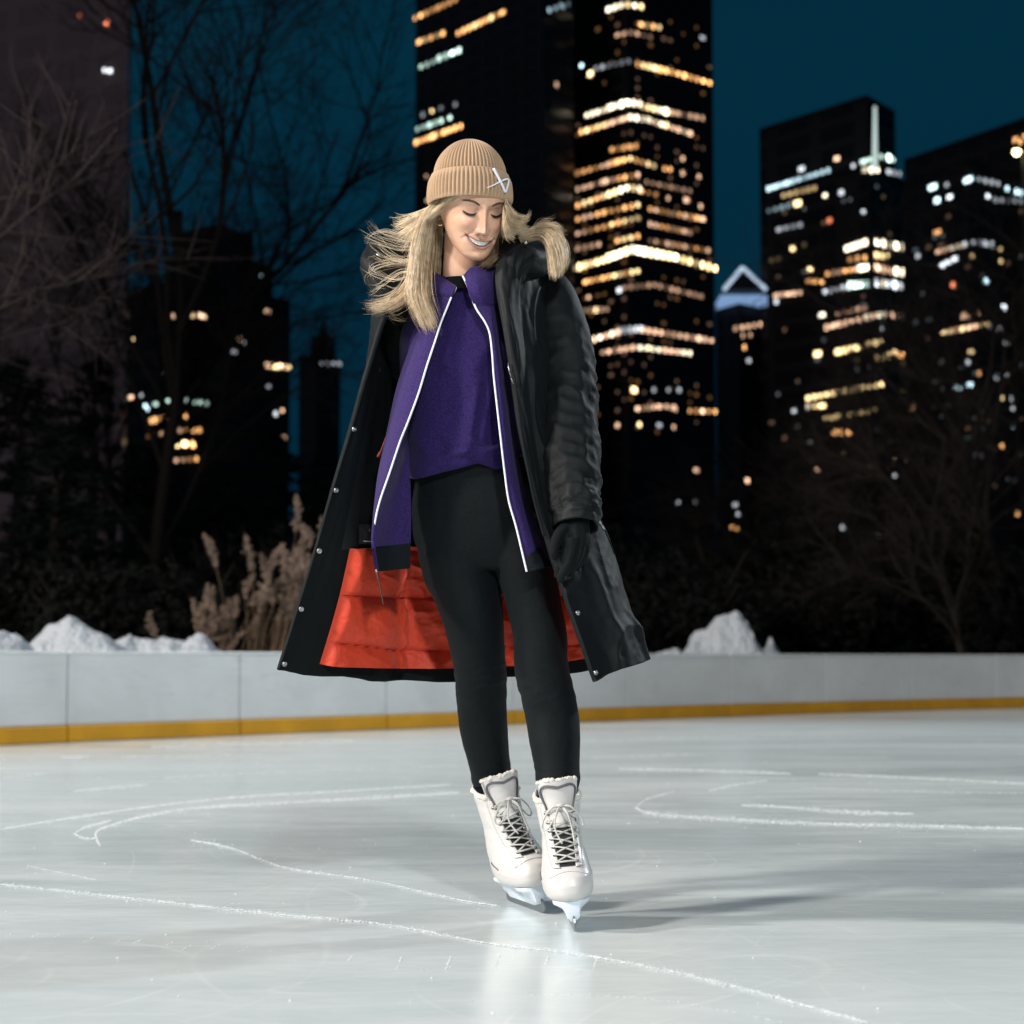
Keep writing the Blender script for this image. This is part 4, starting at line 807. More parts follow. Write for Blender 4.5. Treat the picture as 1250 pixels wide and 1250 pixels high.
dsp = dsp+.004*fbm(pxg*.05, pyg*.03, 4, 3)*(1-sm(560, 585, pyg)*.5)
g = g+np.stack([nx, ny, 0*nx], -1)*(dsp*fro)[..., None]
hem = np.interp(pxg, [495, 520, 560, 585, 612, 640], [588, 587, 578, 571, 580, 584]); sh_ = (hem-582)*YT/F*sm(520, 582, pyg)*fro; g[..., 2] -= sh_
shirt = build('shirt', MB().grid(g, True, flip=False), mshirt, PR)
mcol = mat('black_collar', (.0022, .0032, .004), .9, .1); 
gg = np.array([pring(563, y_, w_, -.045, r_, n=40) for y_, w_, r_ in ((358, 34, .068), (349, 30, .060), (343, 28.5, .055), (342, 27, .052), (348, 26, .050))]); build('shirt_collar', MB().grid(gg, True), mcol, shirt)
# ---- leggings
lb = MB(); limb(lb, [(578, 560, 66, .0, .100), (580, 585, 74, .01, .106), (588, 625, 86, .015, .118), (594, 665, 86, .02, .112), (598, 695, 68, .02, .085)], ex=2.3); limb(lb, LEGR); limb(lb, LEGL)
v, f, nr = voxel(lb, .0045, 7)
px_ = 625+v[:, 0]/v[:, 1]*F; py_ = 805-(v[:, 2]-HC)/v[:, 1]*F
wr = .0040*ridge(px_*.03, py_*.10+px_*.03, 9)*np.exp(-((py_-838)/26)**2)+.0050*ridge(px_*.02+3, py_*.13-px_*.02, 19)*np.exp(-((py_-952)/16)**2)+.0016*fbm(px_*.05, py_*.05, 5, 3)+.0034*ridge(px_*.04-py_*.03, py_*.03, 29)*np.exp(-((py_-690)/36)**2)
v = v+nr*wr[:, None]
leg = build('leggings', MB().add(v, f), mblk, PR)
for rows_, y_ in ((LEGR, 958), (LEGL, 952)):            # hems at the ankles
    r = np.array(rows_); q = [np.interp(y_, r[:, 1], r[:, i]) for i in range(5)]; c = P(q[0], y_, q[3])
    t = np.linspace(0, 2*math.pi, 48); rx = q[2]*(YT+q[3])/F+.0012
    build('ankle_hem', MB().tube(np.stack([c[0]+rx*np.cos(t), c[1]+(q[4]+.0012)*np.sin(t), c[2]+.003*np.sin(2*t)+.006*np.cos(t)*(1 if y_ == 958 else .2)], -1), .0028, 8), mblk, leg)
# ---- purple zip jacket
LZ = np.array([(557,351,-.105),(551,363,-.125),(544,380,-.14),(538,395,-.15),(531,417,-.16),(521,447,-.17),(511,480,-.175),(498,515,-.18),(488,540,-.18),(476,576,-.18),(463,614,-.18),(457,643,-.18),(456,668,-.175),(460,698,-.17)], float)
RZ = np.array([(565,337,-.11),(572,352,-.13),(581,376,-.145),(592,393,-.155),(598,408,-.16),(601,434,-.17),(602.5,456,-.175),(605,480,-.178),(610,524,-.18),(616,576,-.18),(621,611,-.18),(630,643,-.185),(640,685,-.19),(643,698,-.19)], float)
def sheet(A, B, bulge, seed, nv=110, nu=40, amp=.004, sag=0):
    """surface between two pixel curves (px, py, depth), bulging towards the camera"""
    A = cr(A, nv); B = cr(B, nv); u = np.linspace(0, 1, nu)
    g = A[:, None, :]*(1-u)[None, :, None]+B[:, None, :]*u[None, :, None]
    g[..., 2] -= bulge*np.sin(math.pi*u)[None, :]
    vv_ = np.linspace(0, 1, nv)[:, None]; g[..., 2] += amp*fbm(u[None, :]*2.2+seed, vv_*6+seed, seed, 3)*np.sin(math.pi*np.clip(u*.9+.1, 0, 1))[None, :]
    return np.array([[P(*q) for q in r] for r in g])
LB = np.array([(532,332,-.03),(528,350,-.04),(522,370,-.06),(516,392,-.08),(508,410,-.09),(494,447,-.09),(484,480,-.09),(476,518,-.09),(470,545,-.09),(463,580,-.10),(459,612,-.12),(456.5,640,-.15),(455.5,662,-.165),(459.5,692,-.165)], float)
RB_ = np.array([(606,322,-.03),(607,335,-.05),(608,355,-.07),(608,375,-.09),(608,400,-.11),(611,434,-.13),(615,456,-.13),(619,480,-.13),(625,530,-.13),(635,580,-.12),(643,612,-.12),(655,643,-.12),(668,672,-.12),(680,690,-.12)], float)
LI = np.array([(500,503,-.02),(498,528,-.03),(499,556,-.045),(501,590,-.065),(502,625,-.075),(501.5,662,-.09),(501,694,-.09)], float); LI0 = cr(LZ, t=np.linspace(6.7, 13, 7))
jm = MB(); jm.grid(sheet(LZ, LB, .02, 3), m=0, flip=True); jm.grid(sheet(RZ, RB_, .02, 6), m=0)
gi = sheet(LI0, LI, -.035, 9, 70, 40, .010); k = int(70*.835); jm.grid(gi[:k+1], m=0)
jack = build('zip_jacket', jm, [mjack], PR)
sol = jack.modifiers.new('s', 'SOLIDIFY'); sol.thickness = .004; sol.offset = -1
gh = gi[k:].copy(); u = np.linspace(0, 1, 40); gh = gh+np.array([0, -1, 0])*(.004+.0012*np.sin(u*150))[None, :, None]
build('hem_band', MB().grid(gh), mrib, jack); A = cr(RZ, t=np.linspace(11.9, 13, 20)); B = cr(RB_, t=np.linspace(11.7, 13, 20)); build('hem_band', MB().grid(sheet(A, B, .03, 8, 30, 40, .003)+np.array([0, -.004, 0])), mrib, jack)

# standing collar of the jacket
for A, B in (([(557,351,-.108),(545,345,-.09),(534,335,-.05),(530,326,.0)], [(552,365,-.12),(538,365,-.10),(522,358,-.05),(514,350,.02)]), ([(565,337,-.112),(574,327,-.115),(590,321,-.09),(606,320,-.03)], [(580,376,-.148),(596,374,-.14),(612,366,-.10),(622,352,-.03)])):
    g = sheet(np.array(A, float), np.array(B, float), .022, 11, 40, 26, .004); o = build('collar', MB().grid(g), mjack, jack); sol = o.modifiers.new('s', 'SOLIDIFY'); sol.thickness = .005
mzip = mat('white_zip_tape', (.80, .82, .92), .5, .4)
for q in (LZ, RZ):
    p = np.array([P(a, b_, c-.007) for a, b_, c in cr(q, 90)]); build('zip_tape', MB().tube(p, .0023, 8), mzip, jack)
mmet = mat('dark_metal', (.25, .24, .23), .35, metal=1)
p = [P(460, 699, -.178), P(462, 707, -.18), P(464, 716, -.178), P(466, 726, -.175), P(468, 738, -.17)]
build('zip_pull', MB().tube(cr(p, 14), np.interp(np.linspace(0, 1, 14), [0, .2, .3, 1], [.004, .004, .0022, .0030]), 8, flat=.6), mat('zip_pull_brown', (.05, .028, .028), .6), jack)

for A, q in ((ARMR, .047), (ARML, .043)):
    p = cr(np.array(A), 40); build('sleeve', MB().tube(p, np.interp(np.linspace(0, 1, 40), [0, .12, 1], [q*1.12, q, .034]), 24), mrib, jack)
# ---- long black coat
mcoat = mat('black_nylon', (.0030, .0050, .0060), .62, .20, sheen=.02, bump=(38, .16, .012), var=(8, .2)); mface = mat('black_facing', (.0040, .0060, .0068), .7, .12, bump=(300, .2, .002))
mlin = mat('orange_lining', (.58, .046, .015), .55, .35, sheen=.1, bump=(70, .35, .006)); mblin = mat('black_lining', (.006, .008, .009), .5, .4)
CR_ = [[(500,335,-.08),(488,338,-.04),(482,335,.03),(500,328,.10),(562,320,.14),(630,312,.10),(655,318,.02),(640,322,-.06),(612,330,-.13)],
 [(474,376,-.12),(464,382,-.06),(458,384,.02),(480,378,.11),(565,372,.16),(655,362,.13),(680,362,.04),(648,372,-.10),(616,385,-.16)],
 [(448,452,-.12),(456,450,-.07),(464,450,.04),(485,448,.13),(568,445,.18),(655,445,.15),(684,440,.06),(658,450,-.13),(625,462,-.185)],
 [(427,525,-.10),(446,523,-.06),(460,522,.05),(485,520,.14),(570,520,.20),(660,520,.16),(692,520,.06),(668,525,-.14),(634,525,-.195)],
 [(405,598,-.08),(436,597,-.04),(460,596,.05),(487,596,.15),(572,596,.21),(668,596,.17),(718,596,.06),(700,600,-.12),(650,592,-.205)],
 [(384,672,-.06),(424,670,-.02),(458,669,.06),(489,669,.15),(574,669,.22),(675,668,.18),(738,660,.06),(722,670,-.11),(668,665,-.215)],
 [(362,744,-.05),(408,741,.0),(455,739,.08),(490,738,.17),(576,738,.23),(682,737,.19),(757,730,.06),(746,742,-.11),(693,740,-.21)],
 [(339,819,-.04),(384,824,.01),(450,830,.09),(491,832,.18),(578,830,.24),(690,822,.20),(775,806,.06),(768,814,-.11),(726,831,-.20)]]
NU, NV = 300, 260
CW = [[P(*q) for q in r] for r in CR_]
def coat_grid(us, vs):
    rows_ = [cr(np.array(r), t=us) for r in CW]; a = np.array(rows_).reshape(len(rows_), -1); return cr(a, t=vs).reshape(len(vs), len(us), 3)
us = np.linspace(0, 8, NU); vs = np.linspace(0, 7, NV)
def normals(g):
    du = np.gradient(g, axis=1); dv = np.gradient(g, axis=0); n = np.cross(dv, du); n /= np.linalg.norm(n, axis=-1)[..., None]+1e-12; return n
g0 = coat_grid(us, vs); nrm = normals(g0)
if (nrm[100, NU//2] @ np.array([0, 1, 0])) < 0: nrm = -nrm
Ug, Vg = np.meshgrid(us, vs)
low = sm(1.5, 6, Vg)
edge = np.minimum(sm(0, .35, Ug), sm(8, 7.65, Ug))
dsp = (.010*fbm(Ug*1.3+3, Vg*.28, 31, 3)*low+.006*fbm(Ug*2.2, Vg*1.1, 33, 3)+.010*(ridge(Ug*1.1+Vg*.35, Vg*.45-Ug*.2, 35)**4)*sm(5.6, 6.6, Ug)*low+.006*(ridge(Ug*2.0-Vg*.5, Vg*.8, 37)**5)*sm(5.6, 6.4, Ug))
dsp = dsp+.010*np.exp(-((Ug-7.25+.32*(Vg-5.6)**2*.3)/.10)**2)*sm(5, 5.6, Vg)*sm(7, 6.4, Vg)*.8+.012*np.exp(-((Ug-6.55-.22*(6.9-Vg))/.07)**2)*sm(5.9, 6.4, Vg)
dsp = dsp+.006*np.sin(Ug*3.1+.6*np.sin(Ug*1.7))*sm(5.8, 7, Vg)+.0016*ridge(Ug*5+Vg*2, Vg*5-Ug*3, 39)*low
fac = np.where(Ug < 1.2, .5, 1)*(.25+.75*edge); outer = g0+nrm*(dsp*fac+.006)[..., None]
hz_ = (.0025*np.sin(Ug*4.3+1)+.003*fbm(Ug*3, Vg*0, 77, 2))*sm(6.3, 7, Vg); g0[..., 2] += hz_; outer[..., 2] += hz_
inner = g0+nrm*(dsp*fac*.8-.006)[..., None]
cm = MB(); cm.grid(outer, m=0); cm.grid(inner, m=1, flip=True)
def stitch(ia, ib):
    n0 = 0; n1 = NU*NV
    for a, b_ in zip(ia[:-1], ia[1:]): cm.f.append((n0+a, n0+b_, n1+b_, n1+a)); cm.m.append(0)
idx = np.arange(NU*NV).reshape(NV, NU)
for q in (idx[0], idx[-1], idx[:, 0], idx[:, -1]): stitch(q, q)
coat = build('coat', cm, [mcoat, mface], PR)
BV_IN = BVHTree.FromPolygons([tuple(p) for p in inner.reshape(-1, 3)], [tuple(q) for q in MB().grid(inner).f])
BV_OUT = BVHTree.FromPolygons([tuple(p) for p in outer.reshape(-1, 3)], [tuple(q) for q in MB().grid(outer).f])
def hit(px, py, bv, off=.002, far=False):
    r = Vector(ray(px, py)).normalized(); h = bv.ray_cast(Vector(CAM), r)
    if h[0] is None: h = bv.find_nearest(Vector(P(px, py, 0)))
    return np.array(h[0])-np.array(r)*off, np.array(h[1])
# orange quilted lining
def lining(u0, u1, v0, v1, off, m, name, quilt=True, nu=230, nv=120):
    us2 = np.linspace(u0, u1, nu); vs2 = np.linspace(v0, v1, nv); g = coat_grid(us2, vs2); n = normals(g)
    if n[nv//2, nu//2] @ np.array([0, 1, 0]) < 0: n = -n
    U2, V2 = np.meshgrid(us2, vs2); d2 = .010*fbm(U2*1.3+3, V2*.28, 31, 3)*.8*np.where(U2 < 1.2, .35, 1)
    puff = 0
    if quilt:
        vq = [4.6, 5.02, 5.86+.0, 6.58, 7.3]; q = V2+.03*np.sin(U2*1.7)-.02*U2+.05; ph = np.interp(q, vq, np.arange(5)); puff = .030*np.abs(np.sin(math.pi*ph))**.34
        puff = puff*sm(u0, u0+.22, U2)*(1-.35*np.exp(-((U2-3.02)/.05)**2))+.012*(ridge(U2*3.0+V2*2, V2*4-U2*1.2, 41)**3-.4)*(.25+.75*sm(2.2, 3.2, U2))*sm(u0, u0+.2, U2)+.010*fbm(U2*3, V2*5, 43, 4)*(.4+.6*sm(2.2, 3, U2))*sm(u0, u0+.2, U2)
    g = g+n*(d2-off)[..., None]-n*(puff+0*U2)[..., None]
    return g, build(name, MB().grid(g, flip=True), m, coat)
gl, lin = lining(1.0, 7.55, 4.98, 6.83, .009, mlin, 'orange_lining')
gb, _ = lining(.75, 7.4, .7, 5.0, .008, mblin, 'black_lining', False, 160, 120)
# sleeves
def sleeve(path, radii, seed, name, flat=.92, n=72, m=130, tight=1.0, hemr=None):
    p = cr(np.array(path), m); rr = np.interp(np.linspace(0, 1, m), np.linspace(0, 1, len(radii)), radii)
    t = np.gradient(p, axis=0); t /= np.linalg.norm(t, axis=1)[:, None]; a = np.cross(t[0], (0, 1, 0)); a /= np.linalg.norm(a); ang = np.linspace(0, 2*math.pi, n, endpoint=False); g = np.zeros((m, n, 3))
    u = ang/(2*math.pi)*6; vq = np.linspace(0, 1, m)
    for i in range(m):
        a = a-t[i]*(a @ t[i]); a /= np.linalg.norm(a); b_ = np.cross(t[i], a)
        wv = np.minimum(u, 6-u); w_ = sm(.18, .38, vq[i])*sm(.97, .90, vq[i])
        ds = w_*(.0050*(ridge(vq[i]*11+.55*np.sin(ang*1+.6), wv*.55+seed, seed)**2.0-.35)+.0055*(ridge(vq[i]*23+.4*wv, wv*1.6, seed+3)**2-.4)+.003*(ridge(vq[i]*41-.8*wv, wv*3, seed+4)**2-.4))+.004*fbm(vq[i]*5+0*wv, wv, seed+5, 3)+.005*(ridge(vq[i]*5+wv*.8, wv*.6-vq[i]*3, seed+8)**5)*(1-w_*.6)
        r = rr[i]+ds; g[i] = p[i]+r[:, None]*(np.cos(ang)[:, None]*a+flat*np.sin(ang)[:, None]*b_)
    mb = MB(); mb.grid(g, True, flip=True)
    e = g[-1]; c = p[-1]; inn = np.array([e, c+(e-c)*.96-t[-1]*-.003, c+(e-c)*.86, c+(e-c)*.80-t[-1]*.05]); mb.grid(inn, True, flip=True)
    return build(name, mb, mcoat, coat)
SL = [P(648, 338, .03), P(667, 362, .02), P(679, 400, -.0), P(688, 450, -.04), P(691, 500, -.08), P(692, 550, -.125), P(696, 595, -.165), P(701, 625, -.19), P(702, 643, -.205)]
sleeve(SL, [.050, .068, .074, .073, .0735, .073, .066, .057, .052], 51, 'sleeve')
SRr = [P(512, 356, .07), P(494, 380, .08), P(484, 415, .13), P(478, 470, .19), P(470, 540, .22), P(464, 600, .21), P(458, 650, .18)]
sleeve(SRr, [.05, .060, .064, .062, .060, .056, .052], 61, 'sleeve')
# hood bunched round the neck
def roll(pts_, radii, seed, name, n=48, m=150, flat=1.0, amp=.016):
    p = cr(np.array([P(*q) for q in pts_]), m); rr = np.interp(np.linspace(0, 1, m), np.linspace(0, 1, len(radii)), radii); mb = MB()
    t = np.gradient(p, axis=0); t /= np.linalg.norm(t, axis=1)[:, None]; up = np.array([0, 0, 1.]); ang = np.linspace(0, 2*math.pi, n, endpoint=False); g = np.zeros((m, n, 3)); vq = np.linspace(0, 1, m); wv = np.minimum(ang, 2*math.pi-ang)
    a = np.cross(t[0], up); a /= np.linalg.norm(a)
    for i in range(m):
        a = a-t[i]*(a @ t[i]); a /= np.linalg.norm(a); b_ = np.cross(t[i], a)
        ds = amp*(ridge(wv*.9+vq[i]*1.6+seed, vq[i]*3.0, seed)**2-.4)+amp*.6*(ridge(wv*1.7-vq[i]*3, vq[i]*6+seed, seed+4)**2-.4); r = rr[i]*(1+ds/.05)
        g[i] = p[i]+r[:, None]*(np.cos(ang)[:, None]*a+flat*np.sin(ang)[:, None]*b_)
    mb.rings(g); return build(name, mb, mcoat, coat)
roll([(489, 372, -.085), (474, 350, -.055), (466, 326, .01), (480, 312, .09), (540, 312, .15), (600, 303, .15), (640, 303, .10), (656, 314, .03), (646, 322, -.05), (630, 322, -.10), (622, 350, -.13)], [.012, .034, .046, .05, .05, .05, .05, .048, .042, .034, .020], 71, 'hood')
# stand-up collar edges: folded front of the hood on the right, snap flap on the left
g = sheet(np.array([(611,292,-.075),(610,310,-.10),(606,335,-.13),(608,360,-.155),(616,405,-.185),(625,465,-.205),(634,525,-.21),(646,580,-.22),(655,620,-.225),(668,662,-.23),(690,708,-.225)], float), np.array([(640,288,-.05),(640,315,-.10),(634,345,-.13),(632,375,-.15),(638,420,-.165),(643,470,-.18),(650,525,-.18),(660,585,-.18),(668,625,-.19),(678,662,-.20),(696,706,-.21)], float), .018, 81, 200, 36, .016)
fl = build('storm_flap', MB().grid(g), mcoat, coat); sol = fl.modifiers.new('s', 'SOLIDIFY'); sol.thickness = .009; sol.offset = 0
g = sheet(np.array([(457,304,.02),(455,322,.0),(456,345,-.04),(462,368,-.09)], float), np.array([(492,303,.03),(497,322,.0),(499,345,-.04),(498,366,-.07)], float), .02, 83, 60, 30, .014)
fl = build('snap_collar', MB().grid(g, flip=True), mface, coat); sol = fl.modifiers.new('s', 'SOLIDIFY'); sol.thickness = .010; sol.offset = 0
# front zip tooth line and pull on the right side, folds of the facing
mb = MB(); p = np.array([P(a, b_, c) for a, b_, c in cr(np.array([(627,455,-.222),(632,490,-.226),(637,530,-.228),(645,575,-.232),(652,610,-.238),(664,655,-.242)], float), 50)]); mb.tube(p, .0030, 6); build('zip_teeth', mb, mrib, coat)
mb = MB(); mb.tube([P(621, 443, -.213), P(621.5, 452, -.215), P(624, 460, -.217)], [.0022, .0026, .002], 8); mb.tube([P(624, 461, -.218), P(627, 469, -.219)], [.003, .0045], 8, flat=.5); build('zip_pull', mb, mmet, coat)
# snaps
msnap = mat('snap_metal', (.42, .43, .42), .3, metal=1)
def snap(px, py, bv, r=.0062):
    c, n = hit(px, py, bv, .004); n = n if n @ ray(px, py) < 0 else -n; n = Vector(n); q = n.to_track_quat('Z', 'Y'); mb = MB(); ang = np.linspace(0, 2*math.pi, 20, endpoint=False)
    rr = [[tuple(Vector(c)+q @ Vector((a*r*math.cos(t), a*r*math.sin(t), z))) for t in ang] for a, z in ((1, -.003), (1, .001), (.85, .0022), (.62, .0018), (.5, .0006), (.36, .0006), (.3, .0026), (.1, .003))]
    mb.rings(rr); build('snap', mb, msnap, coat)
for q in ((451.5, 451), (432.5, 524), (410.5, 598.5), (390, 672.5), (368, 743.5), (347.5, 810.5)): snap(*q, BV_IN)
for q in ((705.5, 748), (727.5, 821)): snap(*q, BV_OUT)
for px, py in ((461, 312),): c = P(px+1, py, -.035); mb = MB(); mb.tube([c+(0, .012, 0), c+(0, -.004, 0)], [.006, .0055], 16); mb.tube([c+(0, -.004, 0), c+(0, -.006, 0)], [.0035, .003], 12); build('snap', mb, msnap, coat)
c = P(642, 296, -.12); build('snap', MB().tube([c, c+(0, -.004, 0)], [.005, .004], 14), msnap, coat)
# pocket zip on the right flank
p = [hit(a, b_, BV_OUT, .004)[0] for a, b_ in ((735, 628), (739, 641), (744, 652), (750, 663), (757, 674))]
build('pocket_zip', MB().tube(cr(p, 20), .0026, 6), mrib, coat)
p = [hit(a, b_, BV_OUT, .008)[0] for a, b_ in ((731, 636), (734, 641), (737, 646))]; build('pocket_zip_pull', MB().tube(cr(p, 8), [.003, .004, .004, .002, .002, .004, .004, .003], 8), msnap, coat)
# facing hem seams and inner label
mlab = mat('inner_label', (.004, .005, .006), .7); mlw = mat('label_print', (.45, .46, .48), .6)
q = [hit(a, b_, BV_IN, .030)[0] for a, b_ in ((438, 640), (459, 640), (459, 664), (438, 664))]
lab = build('inner_label', MB().add(q+[c+np.array([0, .002, 0]) for c in q], [(0, 1, 2, 3), (7, 6, 5, 4), (0, 4, 5, 1), (1, 5, 6, 2), (2, 6, 7, 3), (3, 7, 4, 0)]), mlab, coat, smooth=False)
mb = MB()
for a, b_, c_, d_ in ((451, 645, 450.6, 650), (444, 660.5, 455, 661)):
    A, B = hit(a, b_, BV_IN, .0325)[0], hit(c_, d_, BV_IN, .0325)[0]; mb.tube([A, (A+B)/2, B], [.0008, .0012, .0008], 6)
build('label_print', mb, mlw, coat)
p = [P(481, 500, -.07), P(474, 525, -.07), P(466, 548, -.07), P(461, 558, -.07)]; build('red_drawcord', MB().tube(cr(p, 16), [.002]*12+[.0035]*4, 6), mat('dark_red_cord', (.20, .02, .012), .7), coat)
# ---- gloved hand
mglove = mat('black_glove', (.0035, .0052, .0058), .8, .12, sheen=.02, bump=(400, .3, .001))
gm = MB()
def fing(pl, r): gm.tube(cr(np.array([P(*q) for q in pl]), 14), np.interp(np.linspace(0, 1, 14), np.linspace(0, 1, len(r)), r), 10)
fing([(702, 634, -.20), (703, 650, -.21), (703, 664, -.215), (700, 674, -.22)], [.030, .033, .035, .026])
fing([(692, 655, -.225), (691, 668, -.232), (688, 681, -.235), (683, 694, -.228), (680, 703, -.21)], [.020, .0125, .0115, .0105, .0085])
fing([(699, 660, -.235), (698, 674, -.245), (694, 688, -.248), (688, 700, -.238), (684, 709, -.22)], [.020, .0125, .0115, .0105, .0085])
fing([(707, 660, -.225), (707, 674, -.238), (702, 688, -.242), (696, 698, -.232), (692, 706, -.215)], [.020, .012, .011, .010, .008])
fing([(713, 657, -.21), (715, 668, -.222), (713, 679, -.226), (707, 688, -.218), (703, 695, -.205)], [.018, .0105, .0095, .009, .0075])
fing([(694, 643, -.215), (683, 652, -.238), (678, 664, -.245), (676.5, 675, -.245), (677, 682, -.24)], [.018, .0135, .0115, .0105, .0085])
v, f, nr = voxel(gm, .0022, 4, .5); v = v+nr*(.0012*fbm(v[:, 0]*90, v[:, 2]*90, 3, 3))[:, None]
build('glove', MB().add(v, f), mglove, PR)
gm = MB()                                               # the other glove, in the pocket behind the open front
def fing(pl, r): gm.tube(cr(np.array([P(*q) for q in pl]), 10), np.interp(np.linspace(0, 1, 10), np.linspace(0, 1, len(r)), r), 8)
fing([(457, 650, .18), (456, 668, .17), (455, 684, .16)], [.028, .034, .026])
for k in range(4): fing([(448+6*k, 680, .16), (447+6*k, 698, .155), (449+6*k, 710-abs(k-1.4)*3, .145)], [.012, .011, .008])
fing([(466, 660, .16), (473, 674, .15), (474, 684, .145)], [.014, .011, .009])
v, f, nr = voxel(gm, .004, 3, .5); build('glove', MB().add(v, f), mglove, PR)
# ---- ice skates
mboot = mat('white_leather', (.60, .585, .57), .32, .5, bump=(60, .06, .002), var=(20, .03)); msole = mat('white_holder', (.66, .74, .82), .3, .5); mdk = mat('dark_tongue_mesh', (.012, .013, .017), .7, bump=(500, .4, .001))
mgrey = mat('grey_trim', (.10, .095, .105), .7); mfl = mat('cream_fleece', (.70, .66, .60), .95, .1, bump=(300, 1, .003)); mlace = mat('grey_lace', (.50, .50, .47), .8, bump=(900, .5, .0008)); mblade = mat('blade_steel', (.22, .23, .25), .28, metal=1)
BZ = np.array([.066, .071, .082, .098, .116, .131, .146, .166, .190, .215, .245, .268, .280])
BF = np.array([-.132, -.141, -.146, -.147, -.140, -.120, -.093, -.066, -.044, -.030, -.022, -.019, -.018])
BB = np.array([.120, .126, .129, .129, .127, .125, .121, .116, .111, .107, .106, .109, .110])
BWd = np.array([.036, .043, .0475, .0495, .0485, .0465, .0440, .0410, .0385, .0390, .0425, .0450, .0455])
def bsurf(z, t):
    yf, yb, w_ = (np.interp(z, BZ, q) for q in (BF, BB, BWd)); yc = yf+.42*(yb-yf); ct, st = np.cos(t), np.sin(t); n = 2.45; k = (np.abs(ct)**n+np.abs(st)**n)**(-1/n)
    y = np.where(ct > 0, yc-(yc-yf)*ct*k, yc-(yb-yc)*ct*k); lowz = sm(.16, .09, z); x = w_*st*k; x = x*(1-lowz*.20*sm(.02, .12, y)-lowz*.10*sm(-.0, .05, y)*sm(.09, .03, y))
    return np.stack([x, y, z+0*t], -1)
def bfront(x, z, off=0):
    t = np.linspace(-1.45, 1.45, 400); p = bsurf(z+0*t, t); i = np.interp(x, p[:, 0], np.arange(400)); c = np.array([np.interp(i, np.arange(400), p[:, k]) for k in range(3)])
    sl = np.interp(z, BZ, np.gradient(BF, BZ)); n = np.array([x*8, -1, sl*-1.0*-1]); n = np.array([x*6, -1.0, max(0, sl)*.9]); n /= np.linalg.norm(n); return c+n*off
